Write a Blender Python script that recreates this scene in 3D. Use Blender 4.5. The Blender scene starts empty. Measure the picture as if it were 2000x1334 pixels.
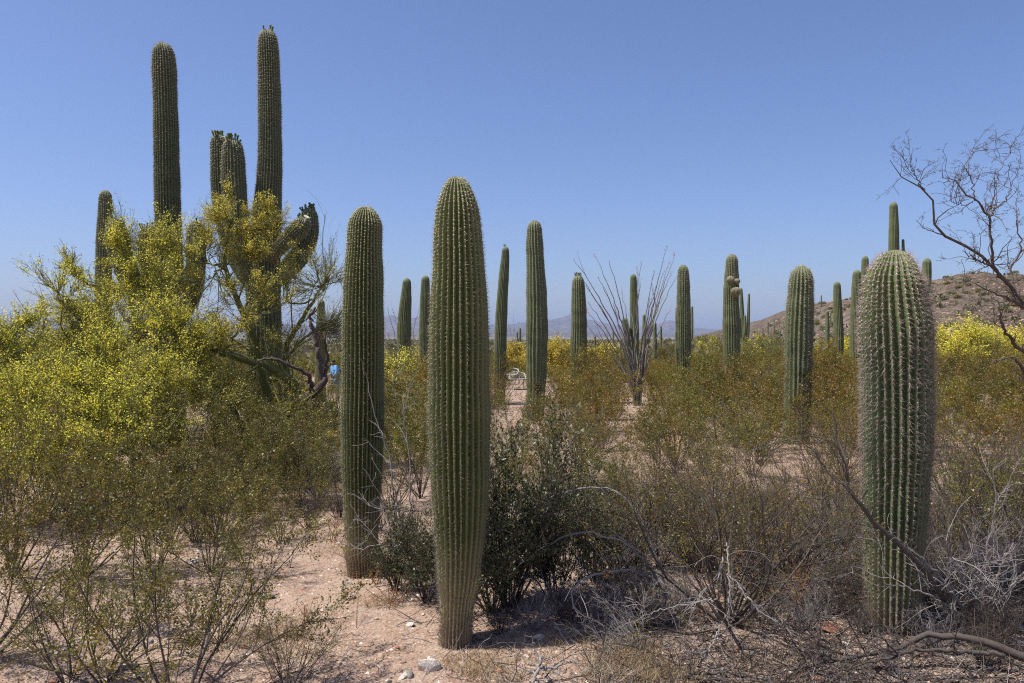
import bpy, math, random
import numpy as np
from mathutils import Vector

SC = bpy.context.scene
COL = SC.collection
rng = np.random.default_rng(7)
random.seed(7)

# ------------------------------------------------------------------ camera, sky, sun, exposure
F = 1556.0                      # focal length in photo pixels (28 mm)
EYE = 1.6
PITCH = -math.atan(12 / F)
cam_d = bpy.data.cameras.new('camera'); cam = bpy.data.objects.new('camera', cam_d); COL.objects.link(cam)
cam_d.lens = 28.0; cam_d.sensor_width = 36.0; cam_d.clip_start = 0.05; cam_d.clip_end = 60000
cam.location = (0, 0, EYE); cam.rotation_euler = (math.pi / 2 + PITCH, 0, 0)
SC.camera = cam

SUN_EL = math.radians(63); SUN_AZ = math.radians(259)      # azimuth clockwise from +Y
w = bpy.data.worlds.new('World'); SC.world = w; w.use_nodes = True
nt = w.node_tree; nt.nodes.clear()
sky = nt.nodes.new('ShaderNodeTexSky'); sky.sky_type = 'NISHITA'; sky.sun_disc = False
sky.sun_elevation = SUN_EL; sky.sun_rotation = SUN_AZ; sky.altitude = 800
sky.air_density = 1.0; sky.dust_density = 2.6; sky.ozone_density = 9.0
bg = nt.nodes.new('ShaderNodeBackground'); bg.inputs['Strength'].default_value = 0.097
out = nt.nodes.new('ShaderNodeOutputWorld')
wb = nt.nodes.new('ShaderNodeMix'); wb.data_type = 'RGBA'; wb.blend_type = 'MULTIPLY'; wb.inputs[0].default_value = 1.0; wb.inputs[7].default_value = (1.13, .99, 1.03, 1)   # camera white balance
nt.links.new(sky.outputs[0], wb.inputs[6]); nt.links.new(wb.outputs[2], bg.inputs[0]); nt.links.new(bg.outputs[0], out.inputs[0])
sd = bpy.data.lights.new('sun', 'SUN'); sun = bpy.data.objects.new('sun', sd); COL.objects.link(sun)
sd.energy = 4.5; sd.angle = math.radians(0.53); sd.color = (1.0, 0.955, 0.88)
S = Vector((math.sin(SUN_AZ) * math.cos(SUN_EL), math.cos(SUN_AZ) * math.cos(SUN_EL), math.sin(SUN_EL)))
sun.rotation_euler = S.to_track_quat('Z', 'Y').to_euler()
sun.location = (-20, -10, 40)
vs = SC.view_settings
vs.view_transform = 'Standard'; vs.look = 'None'; vs.exposure = 0.6; vs.gamma = 1.0; vs.use_curve_mapping = False
cy = SC.cycles
cy.max_bounces = 6; cy.diffuse_bounces = 3; cy.glossy_bounces = 2; cy.transmission_bounces = 4; cy.volume_bounces = 0
cy.transparent_max_bounces = 4; cy.caustics_reflective = False; cy.caustics_refractive = False
try: cy.filter_width = 1.15
except Exception: pass
cy.use_denoising = False

# ------------------------------------------------------------------ projection helpers (photo pixels -> world)
def ray(px, py):
    u = (px - 1000) / F; v = (667 - py) / F
    d = np.array([u, math.cos(PITCH) - v * math.sin(PITCH), math.sin(PITCH) + v * math.cos(PITCH)])
    return d / d[1]
def at(px, py, D):
    return np.array([0, 0, EYE]) + ray(px, py) * D
def project(p):
    x, y, z = p[0], p[1], p[2] - EYE
    f = y * math.cos(PITCH) + z * math.sin(PITCH); u = -y * math.sin(PITCH) + z * math.cos(PITCH)
    return 1000 + F * x / f, 667 - F * u / f

def sn(x, y, s, seed):          # cheap smooth noise from sines, -1..1
    a = seed * 1.37
    return (np.sin(x / s * 2.1 + a + 1.3 * np.sin(y / s * 1.3 + a * 2)) + np.sin(y / s * 2.3 + a * 3 + 1.1 * np.sin(x / s * 1.7 - a))
            + 0.5 * np.sin((x + y) / s * 3.7 + a * 5)) / 2.5

def terr(x, y):
    x = np.asarray(x, float); y = np.asarray(y, float)
    d = np.hypot(x, y)
    z = -0.018 * np.clip(d - 9, 0, 60) - 0.0045 * np.clip(d - 69, 0, 3000) - 0.0008 * np.clip(d - 3069, 0, 30000)
    k = np.clip(d / 4, 0, 1)
    z = z + 0.05 * sn(x, y, 3.0, 1) * k + 0.02 * sn(x, y, 0.9, 2) + 0.007 * sn(x, y, .3, 3)
    z = z + 0.35 * sn(x, y, 22, 4) * np.clip((d - 9) / 30, 0, 1)
    z = z - .62 * np.exp(-((x + 6.9) ** 2 + (y - 31.5) ** 2) / 24.0)
    side = np.clip((x - 6) / 40, 0, 1) * np.clip((y - 15) / 60, 0, 1) * np.clip((500 - d) / 300, 0, 1)
    z = z + 1.6 * side
    return z

def ground(px, py, dmax=400):
    r = ray(px, py); D = 1.5; prev = D
    while D < dmax:
        p = np.array([0, 0, EYE]) + r * D
        if p[2] < terr(p[0], p[1]):
            lo, hi = prev, D
            for _ in range(14):
                m = (lo + hi) / 2; p = np.array([0, 0, EYE]) + r * m
                if p[2] < terr(p[0], p[1]): hi = m
                else: lo = m
            return np.array([0, 0, EYE]) + r * hi
        prev = D; D *= 1.02
    return np.array([0, 0, EYE]) + r * dmax
def on_ground(px, D):
    x = (px - 1000) / F * D
    return np.array([x, D, float(terr(x, D))])

# ------------------------------------------------------------------ object helpers
def tag(o, label=None, cat=None, group=None, kind=None):
    if label: o['label'] = label
    if cat: o['category'] = cat
    if group: o['group'] = group
    if kind: o['kind'] = kind
    return o
def empty(name, loc, rz=0.0):
    o = bpy.data.objects.new(name, None); COL.objects.link(o); o.location = [float(c) for c in loc]
    o.rotation_euler = (0, 0, rz); o.empty_display_size = 0.1
    return o

class MB:
    def __init__(s): s.V = []; s.Q = []; s.T = []; s.A = []; s.B = []; s.n = 0
    def add(s, V, Q=None, T=None, a=0.5, b=0.5):
        V = np.asarray(V, float).reshape(-1, 3); m = len(V)
        s.V.append(V)
        s.A.append(np.broadcast_to(np.asarray(a, float), (m,))); s.B.append(np.broadcast_to(np.asarray(b, float), (m,)))
        if Q is not None and len(Q): s.Q.append(np.asarray(Q, int).reshape(-1, 4) + s.n)
        if T is not None and len(T): s.T.append(np.asarray(T, int).reshape(-1, 3) + s.n)
        s.n += m
        return s
    def mesh(s, name, mat, smooth=True, off=(0, 0, 0)):
        me = bpy.data.meshes.new(name)
        V = np.concatenate(s.V) - np.asarray(off, float)
        Q = np.concatenate(s.Q) if s.Q else np.zeros((0, 4), int)
        T = np.concatenate(s.T) if s.T else np.zeros((0, 3), int)
        me.vertices.add(len(V)); me.vertices.foreach_set('co', V.astype(np.float32).ravel())
        L = np.concatenate([Q.ravel(), T.ravel()]).astype(np.int32)
        me.loops.add(len(L)); me.loops.foreach_set('vertex_index', L)
        nf = len(Q) + len(T); me.polygons.add(nf)
        st = np.concatenate([np.arange(len(Q)) * 4, len(Q) * 4 + np.arange(len(T)) * 3]).astype(np.int32)
        me.polygons.foreach_set('loop_start', st)
        me.polygons.foreach_set('use_smooth', np.full(nf, smooth, bool))
        for nm, arr in (('va', s.A), ('vb', s.B)):
            at_ = me.attributes.new(nm, 'FLOAT', 'POINT'); at_.data.foreach_set('value', np.concatenate(arr).astype(np.float32))
        me.update(calc_edges=True)
        if mat: me.materials.append(mat)
        return me
    def build(s, name, mat, parent=None, smooth=True, off=(0, 0, 0)):
        o = bpy.data.objects.new(name, s.mesh(name, mat, smooth, off)); COL.objects.link(o)
        if parent is not None: o.parent = parent
        return o
def inst(name, me, parent=None, loc=(0, 0, 0), rot=(0, 0, 0), sc=(1, 1, 1)):
    o = bpy.data.objects.new(name, me); COL.objects.link(o); o.parent = parent
    o.location = [float(c) for c in loc]; o.rotation_euler = rot; o.scale = sc
    return o
def copy_tree(o, parent=None, kids=None):
    c = o.copy(); COL.objects.link(c); c.parent = parent
    for ch in (kids[o.name] if kids and o.name in kids else o.children): copy_tree(ch, c)
    return c

def nrm(v): return v / np.maximum(np.linalg.norm(v, axis=-1, keepdims=True), 1e-9)
def tubes(mb, P, R, sides=4, a=None):
    P = np.asarray(P, float); R = np.asarray(R, float); N, K, _ = P.shape
    if N == 0: return
    T = nrm(np.gradient(P, axis=1))
    mean = nrm(T.mean(axis=1))
    ax = np.argmin(np.abs(mean), axis=1); ref = np.eye(3)[ax][:, None, :]
    n = nrm(ref - (ref * T).sum(-1, keepdims=True) * T); b = np.cross(T, n)
    th = np.arange(sides) / sides * 2 * math.pi
    V = P[:, :, None, :] + R[:, :, None, None] * (np.cos(th)[None, None, :, None] * n[:, :, None, :] + np.sin(th)[None, None, :, None] * b[:, :, None, :])
    idx = np.arange(N * K * sides).reshape(N, K, sides)
    q = np.stack([idx[:, :-1], np.roll(idx, -1, 2)[:, :-1], np.roll(idx, -1, 2)[:, 1:], idx[:, 1:]], -1).reshape(-1, 4)
    if a is None: a = rng.random(N)
    mb.add(V.reshape(-1, 3), q, a=np.repeat(a, K * sides), b=np.repeat(R.reshape(-1), sides) * 20)
def ribbons(mb, P, R, a=None):
    N_, K, _ = P.shape
    if N_ == 0: return
    T = nrm(np.gradient(P, axis=1)); sv = nrm(np.cross(T, rng.normal(size=(N_, 1, 3)))) * R[..., None]
    V = np.stack([P - sv, P + sv], 2); idx = np.arange(N_ * K * 2).reshape(N_, K, 2)
    q = np.stack([idx[:, :-1, 0], idx[:, :-1, 1], idx[:, 1:, 1], idx[:, 1:, 0]], -1).reshape(-1, 4)
    if a is None: a = rng.random(N_)
    mb.add(V.reshape(-1, 3), q, a=np.repeat(a, K * 2))
def grow(st, d, L, K, wig=0.15, up=0.0):
    N = len(st); P = np.zeros((N, K, 3)); P[:, 0] = st; d = nrm(np.asarray(d, float)); L = np.broadcast_to(np.asarray(L, float), (N,))
    up = np.broadcast_to(np.asarray(up, float), (N,))
    for k in range(1, K):
        d = nrm(d + rng.normal(0, wig, (N, 3)) + up[:, None] * np.array([0, 0, 1.0]))
        P[:, k] = P[:, k - 1] + d * (L / (K - 1))[:, None]
    return P
def taper(r0, r1, N, K):
    r0 = np.broadcast_to(np.asarray(r0, float), (N,)); t = np.linspace(0, 1, K)
    return r0[:, None] * (1 - t)[None] + np.minimum(r1, r0)[:, None] * t[None]
def kids_of(P, R, n, t0=0.2, t1=1.0, a0=0.4, a1=1.0):
    N, K, _ = P.shape; M = N * n
    pi = np.repeat(np.arange(N), n)
    t = rng.uniform(t0, t1, M); f = t * (K - 1); i = np.clip(f.astype(int), 0, K - 2); fr = (f - i)[:, None]
    st = P[pi, i] * (1 - fr) + P[pi, i + 1] * fr; tg = nrm(P[pi, i + 1] - P[pi, i])
    rv = nrm(np.cross(tg, rng.normal(size=(M, 3)))); an = rng.uniform(a0, a1, M)[:, None]
    d = tg * np.cos(an) + rv * np.sin(an)
    rad = R[pi, i] * (1 - fr[:, 0]) + R[pi, i + 1] * fr[:, 0]
    return st, d, rad, t, pi
def leaves(mb, pts, size, asp=0.5, dirs=None, flat=0.0, a=None):
    M = len(pts)
    if M == 0: return
    size = np.broadcast_to(np.asarray(size, float), (M,))[:, None] * rng.uniform(.65, 1.3, (M, 1))
    d = nrm(rng.normal(size=(M, 3))) if dirs is None else nrm(dirs + rng.normal(0, .45, (M, 3)))
    n = rng.normal(size=(M, 3)) + np.array([0, 0, flat]); s = nrm(np.cross(d, n)) * asp * 0.5 * size
    b = pts; m = pts + d * size * .5; t = pts + d * size
    V = np.stack([b, m + s, t, m - s], 1)
    if a is None: a = rng.random(M)
    mb.add(V.reshape(-1, 3), np.arange(M * 4).reshape(M, 4), a=np.repeat(a, 4))
def samp(P, n, t0=0.0, t1=1.0):
    st, d, r, t, pi = kids_of(P, np.zeros(P.shape[:2]), n, t0, t1)
    return st, d
def clump_a(n_par, n, spread=.3, noise_=.13):      # colour value shared by the leaves of one twig
    return np.clip(np.repeat(rng.normal(.45, spread, n_par), n) + rng.normal(0, noise_, n_par * n), 0, 1)
def spline(pts, K):            # Catmull-Rom through pts
    P = np.asarray(pts, float); n = len(P)
    seg = np.concatenate([[0], np.cumsum(np.linalg.norm(np.diff(P[:, :3], axis=0), axis=1))])
    s = np.linspace(0, seg[-1], K); o = np.zeros((K, P.shape[1]))
    for k, x in enumerate(s):
        i = min(max(np.searchsorted(seg, x) - 1, 0), n - 2); u = (x - seg[i]) / max(seg[i + 1] - seg[i], 1e-9)
        p0 = P[max(i - 1, 0)]; p1 = P[i]; p2 = P[i + 1]; p3 = P[min(i + 2, n - 1)]
        o[k] = 0.5 * ((2 * p1) + (p2 - p0) * u + (2 * p0 - 5 * p1 + 4 * p2 - p3) * u * u + (3 * p1 - p0 - 3 * p2 + p3) * u ** 3)
    return o

# ------------------------------------------------------------------ materials
def mat(name, build):
    m = bpy.data.materials.new(name); m.use_nodes = True; t = m.node_tree; t.nodes.clear()
    o = t.nodes.new('ShaderNodeOutputMaterial'); build(t, o); return m
def N(t, typ, **kw):
    n = t.nodes.new(typ)
    for k, v in kw.items(): setattr(n, k, v)
    return n
def ramp(t, fac, cols):
    r = N(t, 'ShaderNodeValToRGB'); e = r.color_ramp.elements
    while len(e) < len(cols): e.new(0.5)
    for i, (p, c) in enumerate(cols): e[i].position = p; e[i].color = (*c, 1)
    t.links.new(fac, r.inputs[0]); return r.outputs[0]
def noise(t, scale, detail=4, vec=None, rough=.55):
    n = N(t, 'ShaderNodeTexNoise'); n.inputs['Scale'].default_value = scale; n.inputs['Detail'].default_value = detail; n.inputs['Roughness'].default_value = rough
    if vec is not None: t.links.new(vec, n.inputs['Vector'])
    return n.outputs[0]
def attr(t, nm):
    a = N(t, 'ShaderNodeAttribute'); a.attribute_name = nm; return a.outputs['Fac']
def coords(t, k='Object'):
    return N(t, 'ShaderNodeTexCoord').outputs[k]
def mixc(t, fac, a, b, mode='MIX'):
    m = N(t, 'ShaderNodeMix', data_type='RGBA', blend_type=mode)
    for sock, v in ((m.inputs[0], fac), (m.inputs[6], a), (m.inputs[7], b)):
        if isinstance(v, (int, float)): sock.default_value = v
        elif isinstance(v, tuple): sock.default_value = (*v, 1)
        else: t.links.new(v, sock)
    return m.outputs[2]
def mth(t, op, a, b=0.0, clamp=False):
    m = N(t, 'ShaderNodeMath', operation=op, use_clamp=clamp)
    for s_, v in zip(m.inputs, (a, b)):
        if isinstance(v, (int, float)): s_.default_value = v
        else: t.links.new(v, s_)
    return m.outputs[0]
def principled(t, o, col, rough=.8, spec=.25, bump=None, bs=.3, bd=.01):
    p = N(t, 'ShaderNodeBsdfPrincipled'); p.inputs['Roughness'].default_value = rough; p.inputs['Specular IOR Level'].default_value = spec
    if isinstance(col, tuple): p.inputs['Base Color'].default_value = (*col, 1)
    else: t.links.new(col, p.inputs['Base Color'])
    if bump is not None:
        b = N(t, 'ShaderNodeBump'); b.inputs['Strength'].default_value = bs; b.inputs['Distance'].default_value = bd
        t.links.new(bump, b.inputs['Height']); t.links.new(b.outputs[0], p.inputs['Normal'])
    t.links.new(p.outputs[0], o.inputs[0]); return p

def leaf_mat(name, cols, trans=.35, gloss=.0):
    def f(t, o):
        oi = N(t, 'ShaderNodeObjectInfo').outputs['Random']
        c = ramp(t, attr(t, 'va'), cols)
        hs = N(t, 'ShaderNodeHueSaturation'); t.links.new(c, hs.inputs['Color'])
        t.links.new(mth(t, 'ADD', mth(t, 'MULTIPLY', oi, .035), .4825), hs.inputs['Hue'])
        t.links.new(mth(t, 'ADD', mth(t, 'MULTIPLY', oi, .35), .85), hs.inputs['Value'])
        d = N(t, 'ShaderNodeBsdfDiffuse'); tr = N(t, 'ShaderNodeBsdfTranslucent'); mx = N(t, 'ShaderNodeMixShader'); mx.inputs[0].default_value = trans
        t.links.new(hs.outputs[0], d.inputs[0]); t.links.new(hs.outputs[0], tr.inputs[0])
        t.links.new(d.outputs[0], mx.inputs[1]); t.links.new(tr.outputs[0], mx.inputs[2]); last = mx.outputs[0]
        if gloss:
            g = N(t, 'ShaderNodeBsdfGlossy'); g.inputs['Roughness'].default_value = .45; g.inputs[0].default_value = (1, 1, 1, 1)
            m2 = N(t, 'ShaderNodeMixShader'); m2.inputs[0].default_value = gloss
            t.links.new(last, m2.inputs[1]); t.links.new(g.outputs[0], m2.inputs[2]); last = m2.outputs[0]
        t.links.new(last, o.inputs[0])
    return mat(name, f)
def bark_mat(name, c1, c2, scale=40, rough=.9):
    def f(t, o):
        n = noise(t, scale, 4, coords(t))
        c = mixc(t, mth(t, 'ADD', mth(t, 'MULTIPLY', n, .6), mth(t, 'MULTIPLY', attr(t, 'va'), .5), True), c1, c2)
        principled(t, o, c, rough, .15, n, .5, .004)
    return mat(name, f)

M = {}
M['creo_leaf'] = leaf_mat('creosote_leaf', [(0, (.060, .068, .010)), (.5, (.165, .155, .020)), (.85, (.26, .215, .03)), (1, (.29, .16, .028))], .4, .02)
M['creo_near'] = leaf_mat('creosote_leaf_near', [(0, (.075, .076, .011)), (.5, (.160, .146, .018)), (.85, (.26, .215, .03)), (1, (.27, .16, .026))], .4, .03)
M['creo_rust'] = leaf_mat('creosote_leaf_rusty', [(0, (.13, .125, .018)), (.5, (.22, .175, .024)), (.85, (.29, .175, .026)), (1, (.30, .13, .027))], .4, .02)
M['grey_leaf'] = leaf_mat('grey_scrub_leaf', [(0, (.13, .13, .06)), (.6, (.20, .19, .10)), (1, (.28, .24, .15))], .25)
M['joj_leaf'] = leaf_mat('oval_leaf', [(0, (.040, .048, .020)), (.6, (.085, .092, .038)), (1, (.18, .175, .085))], .2, .03)
M['pv_leaf'] = leaf_mat('palo_verde_leaf', [(0, (.20, .19, .05)), (.6, (.33, .30, .075)), (1, (.44, .38, .09))], .45)
M['pv_flower'] = leaf_mat('palo_verde_blossom', [(0, (.56, .49, .08)), (.45, (.74, .64, .11)), (1, (.86, .66, .10))], .4)
M['mesq_leaf'] = leaf_mat('mesquite_leaf', [(0, (.10, .14, .05)), (1, (.20, .24, .10))], .35)
M['red_flower'] = leaf_mat('red_blossom', [(0, (.35, .05, .03)), (1, (.6, .10, .05))], .3)
M['straw'] = leaf_mat('dry_straw', [(0, (.34, .25, .13)), (1, (.55, .44, .27))], .25)
M['pv_bark'] = bark_mat('palo_verde_bark', (.075, .085, .025), (.20, .20, .065), 25)
M['pv_twig'] = bark_mat('palo_verde_twig', (.14, .15, .055), (.30, .29, .13), 25)
M['dark_bark'] = bark_mat('dark_bark', (.035, .028, .024), (.13, .105, .09), 50)
M['creo_stem'] = bark_mat('creosote_stem', (.032, .026, .022), (.15, .125, .105), 45)
M['dead_wood'] = bark_mat('bleached_dead_wood', (.12, .105, .095), (.38, .35, .33), 60)
M['rust_stem'] = bark_mat('rusty_dry_stem', (.16, .075, .035), (.36, .20, .10), 60)
M['mesq_bark'] = bark_mat('mesquite_bark', (.05, .035, .028), (.16, .12, .105), 60)
M['ocotillo'] = bark_mat('ocotillo_bark', (.07, .062, .05), (.24, .22, .19), 60)

def spine_mat(name, base, tip):
    def f(t, o):
        c = mixc(t, attr(t, 'va'), base, tip)
        principled(t, o, c, .6, .3)
    return mat(name, f)
M['spine'] = spine_mat('spines', (.09, .075, .065), (.54, .47, .35))
M['spine_pink'] = spine_mat('spines_pinkish', (.15, .105, .09), (.50, .40, .34))

def cactus_mat(name, g1, g2, g3, tan=(.30, .27, .17), crestmix=.35, corky=0.0, fresh=0.0):
    def f(t, o):
        co = coords(t)
        mp = N(t, 'ShaderNodeMapping'); mp.inputs['Scale'].default_value = (1.2, 1.2, 3.2); t.links.new(co, mp.inputs[0])
        n1 = noise(t, 2.2, 4, mp.outputs[0]); n2 = noise(t, 40, 4, co); n3 = noise(t, 9, 5, mp.outputs[0], .65)
        c = mixc(t, ramp(t, n1, [(.35, (0, 0, 0)), (.65, (1, 1, 1))]), g1, g2)
        c = mixc(t, mth(t, 'MULTIPLY', ramp(t, n3, [(.5, (0, 0, 0)), (.72, (1, 1, 1))]), .45), c, g3)
        cr = mth(t, 'MULTIPLY', mth(t, 'POWER', attr(t, 'va'), 9.0), crestmix)
        c = mixc(t, cr, c, tan)
        # scattered scars
        sc = ramp(t, noise(t, 16, 2, co), [(.66, (0, 0, 0)), (.70, (1, 1, 1))])
        c = mixc(t, mth(t, 'MULTIPLY', sc, .6), c, (.16, .12, .07))
        if corky:
            h = attr(t, 'vb')   # metres above the ground
            k = N(t, 'ShaderNodeMapRange'); k.inputs[1].default_value = .68; k.inputs[2].default_value = .24; t.links.new(mth(t, 'ADD', h, mth(t, 'MULTIPLY', n3, .15)), k.inputs[0])
            c = mixc(t, mth(t, 'MULTIPLY', k.outputs[0], corky), c, (.42, .35, .19))
            k2 = N(t, 'ShaderNodeMapRange'); k2.inputs[1].default_value = .24; k2.inputs[2].default_value = .07; t.links.new(mth(t, 'ADD', h, mth(t, 'MULTIPLY', n3, .08)), k2.inputs[0])
            c = mixc(t, mth(t, 'MULTIPLY', k2.outputs[0], .7), c, (.22, .15, .10))
        if fresh:
            k3 = N(t, 'ShaderNodeMapRange'); k3.inputs[1].default_value = 1.35; k3.inputs[2].default_value = 2.0; t.links.new(attr(t, 'vb'), k3.inputs[0])
            c = mixc(t, mth(t, 'MULTIPLY', k3.outputs[0], fresh), c, (.19, .215, .075))
        c = mixc(t, .25, c, mixc(t, n2, (.5, .5, .5), (1.35, 1.35, 1.35)), 'MULTIPLY')
        principled(t, o, c, .58, .3, n2, .25, .004)
    return mat(name, f)
M['saguaro'] = cactus_mat('saguaro_skin', (.095, .115, .048), (.135, .155, .070), (.17, .175, .085), corky=0)
M['saguaro_near'] = cactus_mat('saguaro_skin_near', (.090, .113, .031), (.136, .155, .049), (.17, .175, .07), tan=(.30, .29, .17), crestmix=.45, corky=.95, fresh=.45)
M['saguaro_blue'] = cactus_mat('saguaro_skin_waxy', (.072, .102, .048), (.100, .130, .060), (.135, .150, .075), crestmix=.25, corky=.4, fresh=.6)
M['saguaro_dark'] = cactus_mat('saguaro_skin_spiny', (.072, .092, .036), (.10, .118, .05), (.14, .14, .075), tan=(.25, .23, .15), crestmix=.45)
M['saguaro_knob'] = cactus_mat('saguaro_young_arm', (.17, .16, .09), (.22, .20, .12), (.26, .23, .14), tan=(.42, .35, .24), crestmix=.7)
M['bud'] = bark_mat('bud_green', (.06, .10, .03), (.14, .19, .07), 30, .6)
M['petal'] = mat('white_petal', lambda t, o: principled(t, o, (.75, .74, .62), .6, .2))
M['hole'] = mat('nest_hole_scab', lambda t, o: principled(t, o, (.045, .03, .022), .9, .1, noise(t, 60, 4, coords(t)), .6, .01))

def ground_mat():
    def f(t, o):
        g = N(t, 'ShaderNodeNewGeometry').outputs['Position']
        n1 = noise(t, .55, 5, g); n2 = noise(t, 5, 6, g, .65); n3 = noise(t, 90, 5, g, .7); n4 = noise(t, 22, 4, g, .6)
        c = mixc(t, ramp(t, n1, [(.35, (0, 0, 0)), (.65, (1, 1, 1))]), (.30, .205, .145), (.37, .27, .20))
        c = mixc(t, ramp(t, n2, [(.45, (0, 0, 0)), (.7, (1, 1, 1))]), c, (.25, .150, .105))
        c = mixc(t, mth(t, 'MULTIPLY', ramp(t, n4, [(.55, (0, 0, 0)), (.68, (1, 1, 1))]), .6), c, (.42, .33, .26))
        v = N(t, 'ShaderNodeTexVoronoi'); v.inputs['Scale'].default_value = 75; t.links.new(g, v.inputs['Vector'])
        hs = N(t, 'ShaderNodeSeparateColor'); t.links.new(v.outputs['Color'], hs.inputs[0])
        peb = mixc(t, hs.outputs[0], (.19, .125, .09), (.46, .38, .31))
        c = mixc(t, mth(t, 'MULTIPLY', mth(t, 'GREATER_THAN', hs.outputs[1], .62), .55), c, peb)
        c = mixc(t, .6, c, mixc(t, n3, (.45, .45, .45), (1.5, 1.5, 1.5)), 'MULTIPLY')
        # far away the plain is covered in grey-green scrub
        d = N(t, 'ShaderNodeVectorMath', operation='LENGTH'); t.links.new(g, d.inputs[0])
        far = N(t, 'ShaderNodeMapRange'); far.inputs[1].default_value = 55; far.inputs[2].default_value = 260; t.links.new(d.outputs['Value'], far.inputs[0])
        nf = noise(t, .02, 6, g, .7); nf2 = noise(t, .0011, 4, g, .6)
        scr = mixc(t, ramp(t, nf, [(.35, (0, 0, 0)), (.65, (1, 1, 1))]), (.11, .11, .06), (.18, .15, .11))
        scr = mixc(t, ramp(t, nf2, [(.57, (0, 0, 0)), (.62, (1, 1, 1))]), scr, (.30, .24, .18))
        c = mixc(t, far.outputs[0], c, scr)
        hgt = mth(t, 'ADD', mth(t, 'MULTIPLY', n3, .5), mth(t, 'ADD', mth(t, 'MULTIPLY', v.outputs[0], -.6), n4))
        principled(t, o, c, .95, .1, hgt, .7, .012)
    return mat('desert_sand', f)
M['ground'] = ground_mat()
def hill_mat(name, c1, c2, c3, s=1.0):
    def f(t, o):
        g = N(t, 'ShaderNodeNewGeometry').outputs['Position']
        n1 = noise(t, .02 * s, 5, g); n2 = noise(t, .45 * s, 6, g, .75); v = N(t, 'ShaderNodeTexVoronoi'); v.inputs['Scale'].default_value = .8 * s; t.links.new(g, v.inputs['Vector'])
        c = mixc(t, ramp(t, n1, [(.4, (0, 0, 0)), (.6, (1, 1, 1))]), c1, c2)
        c = mixc(t, ramp(t, n2, [(.45, (0, 0, 0)), (.6, (1, 1, 1))]), c, c3)
        sp = N(t, 'ShaderNodeSeparateColor'); t.links.new(v.outputs['Color'], sp.inputs[0])
        c = mixc(t, .5, c, mixc(t, sp.outputs[0], (.4, .4, .4), (1.5, 1.45, 1.4)), 'MULTIPLY')
        principled(t, o, c, .95, .1, mth(t, 'ADD', n2, v.outputs[0]), .8, .6 / s)
    return mat(name, f)
M['hill'] = hill_mat('rocky_slope', (.115, .08, .066), (.16, .125, .105), (.07, .065, .04))
M['mount'] = hill_mat('distant_mountain', (.10, .085, .075), (.17, .125, .10), (.07, .065, .05), .02)
def rock_mat(name, c1, c2):
    def f(t, o):
        oi = N(t, 'ShaderNodeObjectInfo').outputs['Random']; n = noise(t, 9, 6, coords(t), .65)
        c = mixc(t, n, c1, c2); hs = N(t, 'ShaderNodeHueSaturation'); t.links.new(c, hs.inputs['Color']); t.links.new(mth(t, 'ADD', mth(t, 'MULTIPLY', oi, .4), .8), hs.inputs['Value'])
        principled(t, o, hs.outputs[0], .9, .2, n, .6, .01)
    return mat(name, f)
M['rock_white'] = rock_mat('pale_quartz_rock', (.44, .38, .31), (.68, .62, .54))
M['rock_tan'] = rock_mat('tan_rock', (.34, .23, .16), (.50, .38, .28))
M['rock_red'] = rock_mat('reddish_rock', (.30, .13, .08), (.45, .24, .16))
M['rock_grey'] = rock_mat('grey_rock', (.15, .14, .13), (.33, .31, .29))
def pebble_mat():
    def f(t, o):
        c = ramp(t, attr(t, 'va'), [(0, (.18, .13, .10)), (.3, (.36, .23, .16)), (.6, (.46, .33, .24)), (.85, (.55, .44, .35)), (1, (.66, .60, .53))])
        principled(t, o, c, .9, .15)
    return mat('pebbles', f)
M['pebble'] = pebble_mat()
M['wire'] = mat('white_painted_metal', lambda t, o: principled(t, o, mixc(t, noise(t, 20, 3, coords(t)), (.30, .28, .25), (.55, .53, .48)), .5, .4))
M['slab'] = mat('pale_concrete', lambda t, o: principled(t, o, mixc(t, noise(t, 6, 4, coords(t)), (.45, .41, .36), (.66, .62, .56)), .9, .1))

exec_order = []
# ------------------------------------------------------------------ ground sheet
def make_ground():
    NA = 380
    r = np.concatenate([np.linspace(.0, 12, 110)[1:], np.geomspace(12.2, 30000, 95)])
    th = np.linspace(0, 2 * math.pi, NA, endpoint=False)
    X = r[:, None] * np.sin(th)[None]; Y = r[:, None] * np.cos(th)[None]
    Z = terr(X, Y)
    V = np.stack([X, Y, Z], -1).reshape(-1, 3); idx = np.arange(len(r) * NA).reshape(len(r), NA)
    q = np.stack([idx[:-1], idx[1:], np.roll(idx, -1, 1)[1:], np.roll(idx, -1, 1)[:-1]], -1).reshape(-1, 4)
    mb = MB(); mb.add(V, q)
    c = len(V); tri = np.stack([np.full(NA, c), idx[0], np.roll(idx[0], -1)], -1)
    mb.V.append(np.array([[0, 0, float(terr(0, 0))]])); mb.A.append(np.array([.5])); mb.B.append(np.array([.5])); mb.n += 1; mb.T.append(tri)
    tag(mb.build('ground', M['ground']), kind='structure')
make_ground()

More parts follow.
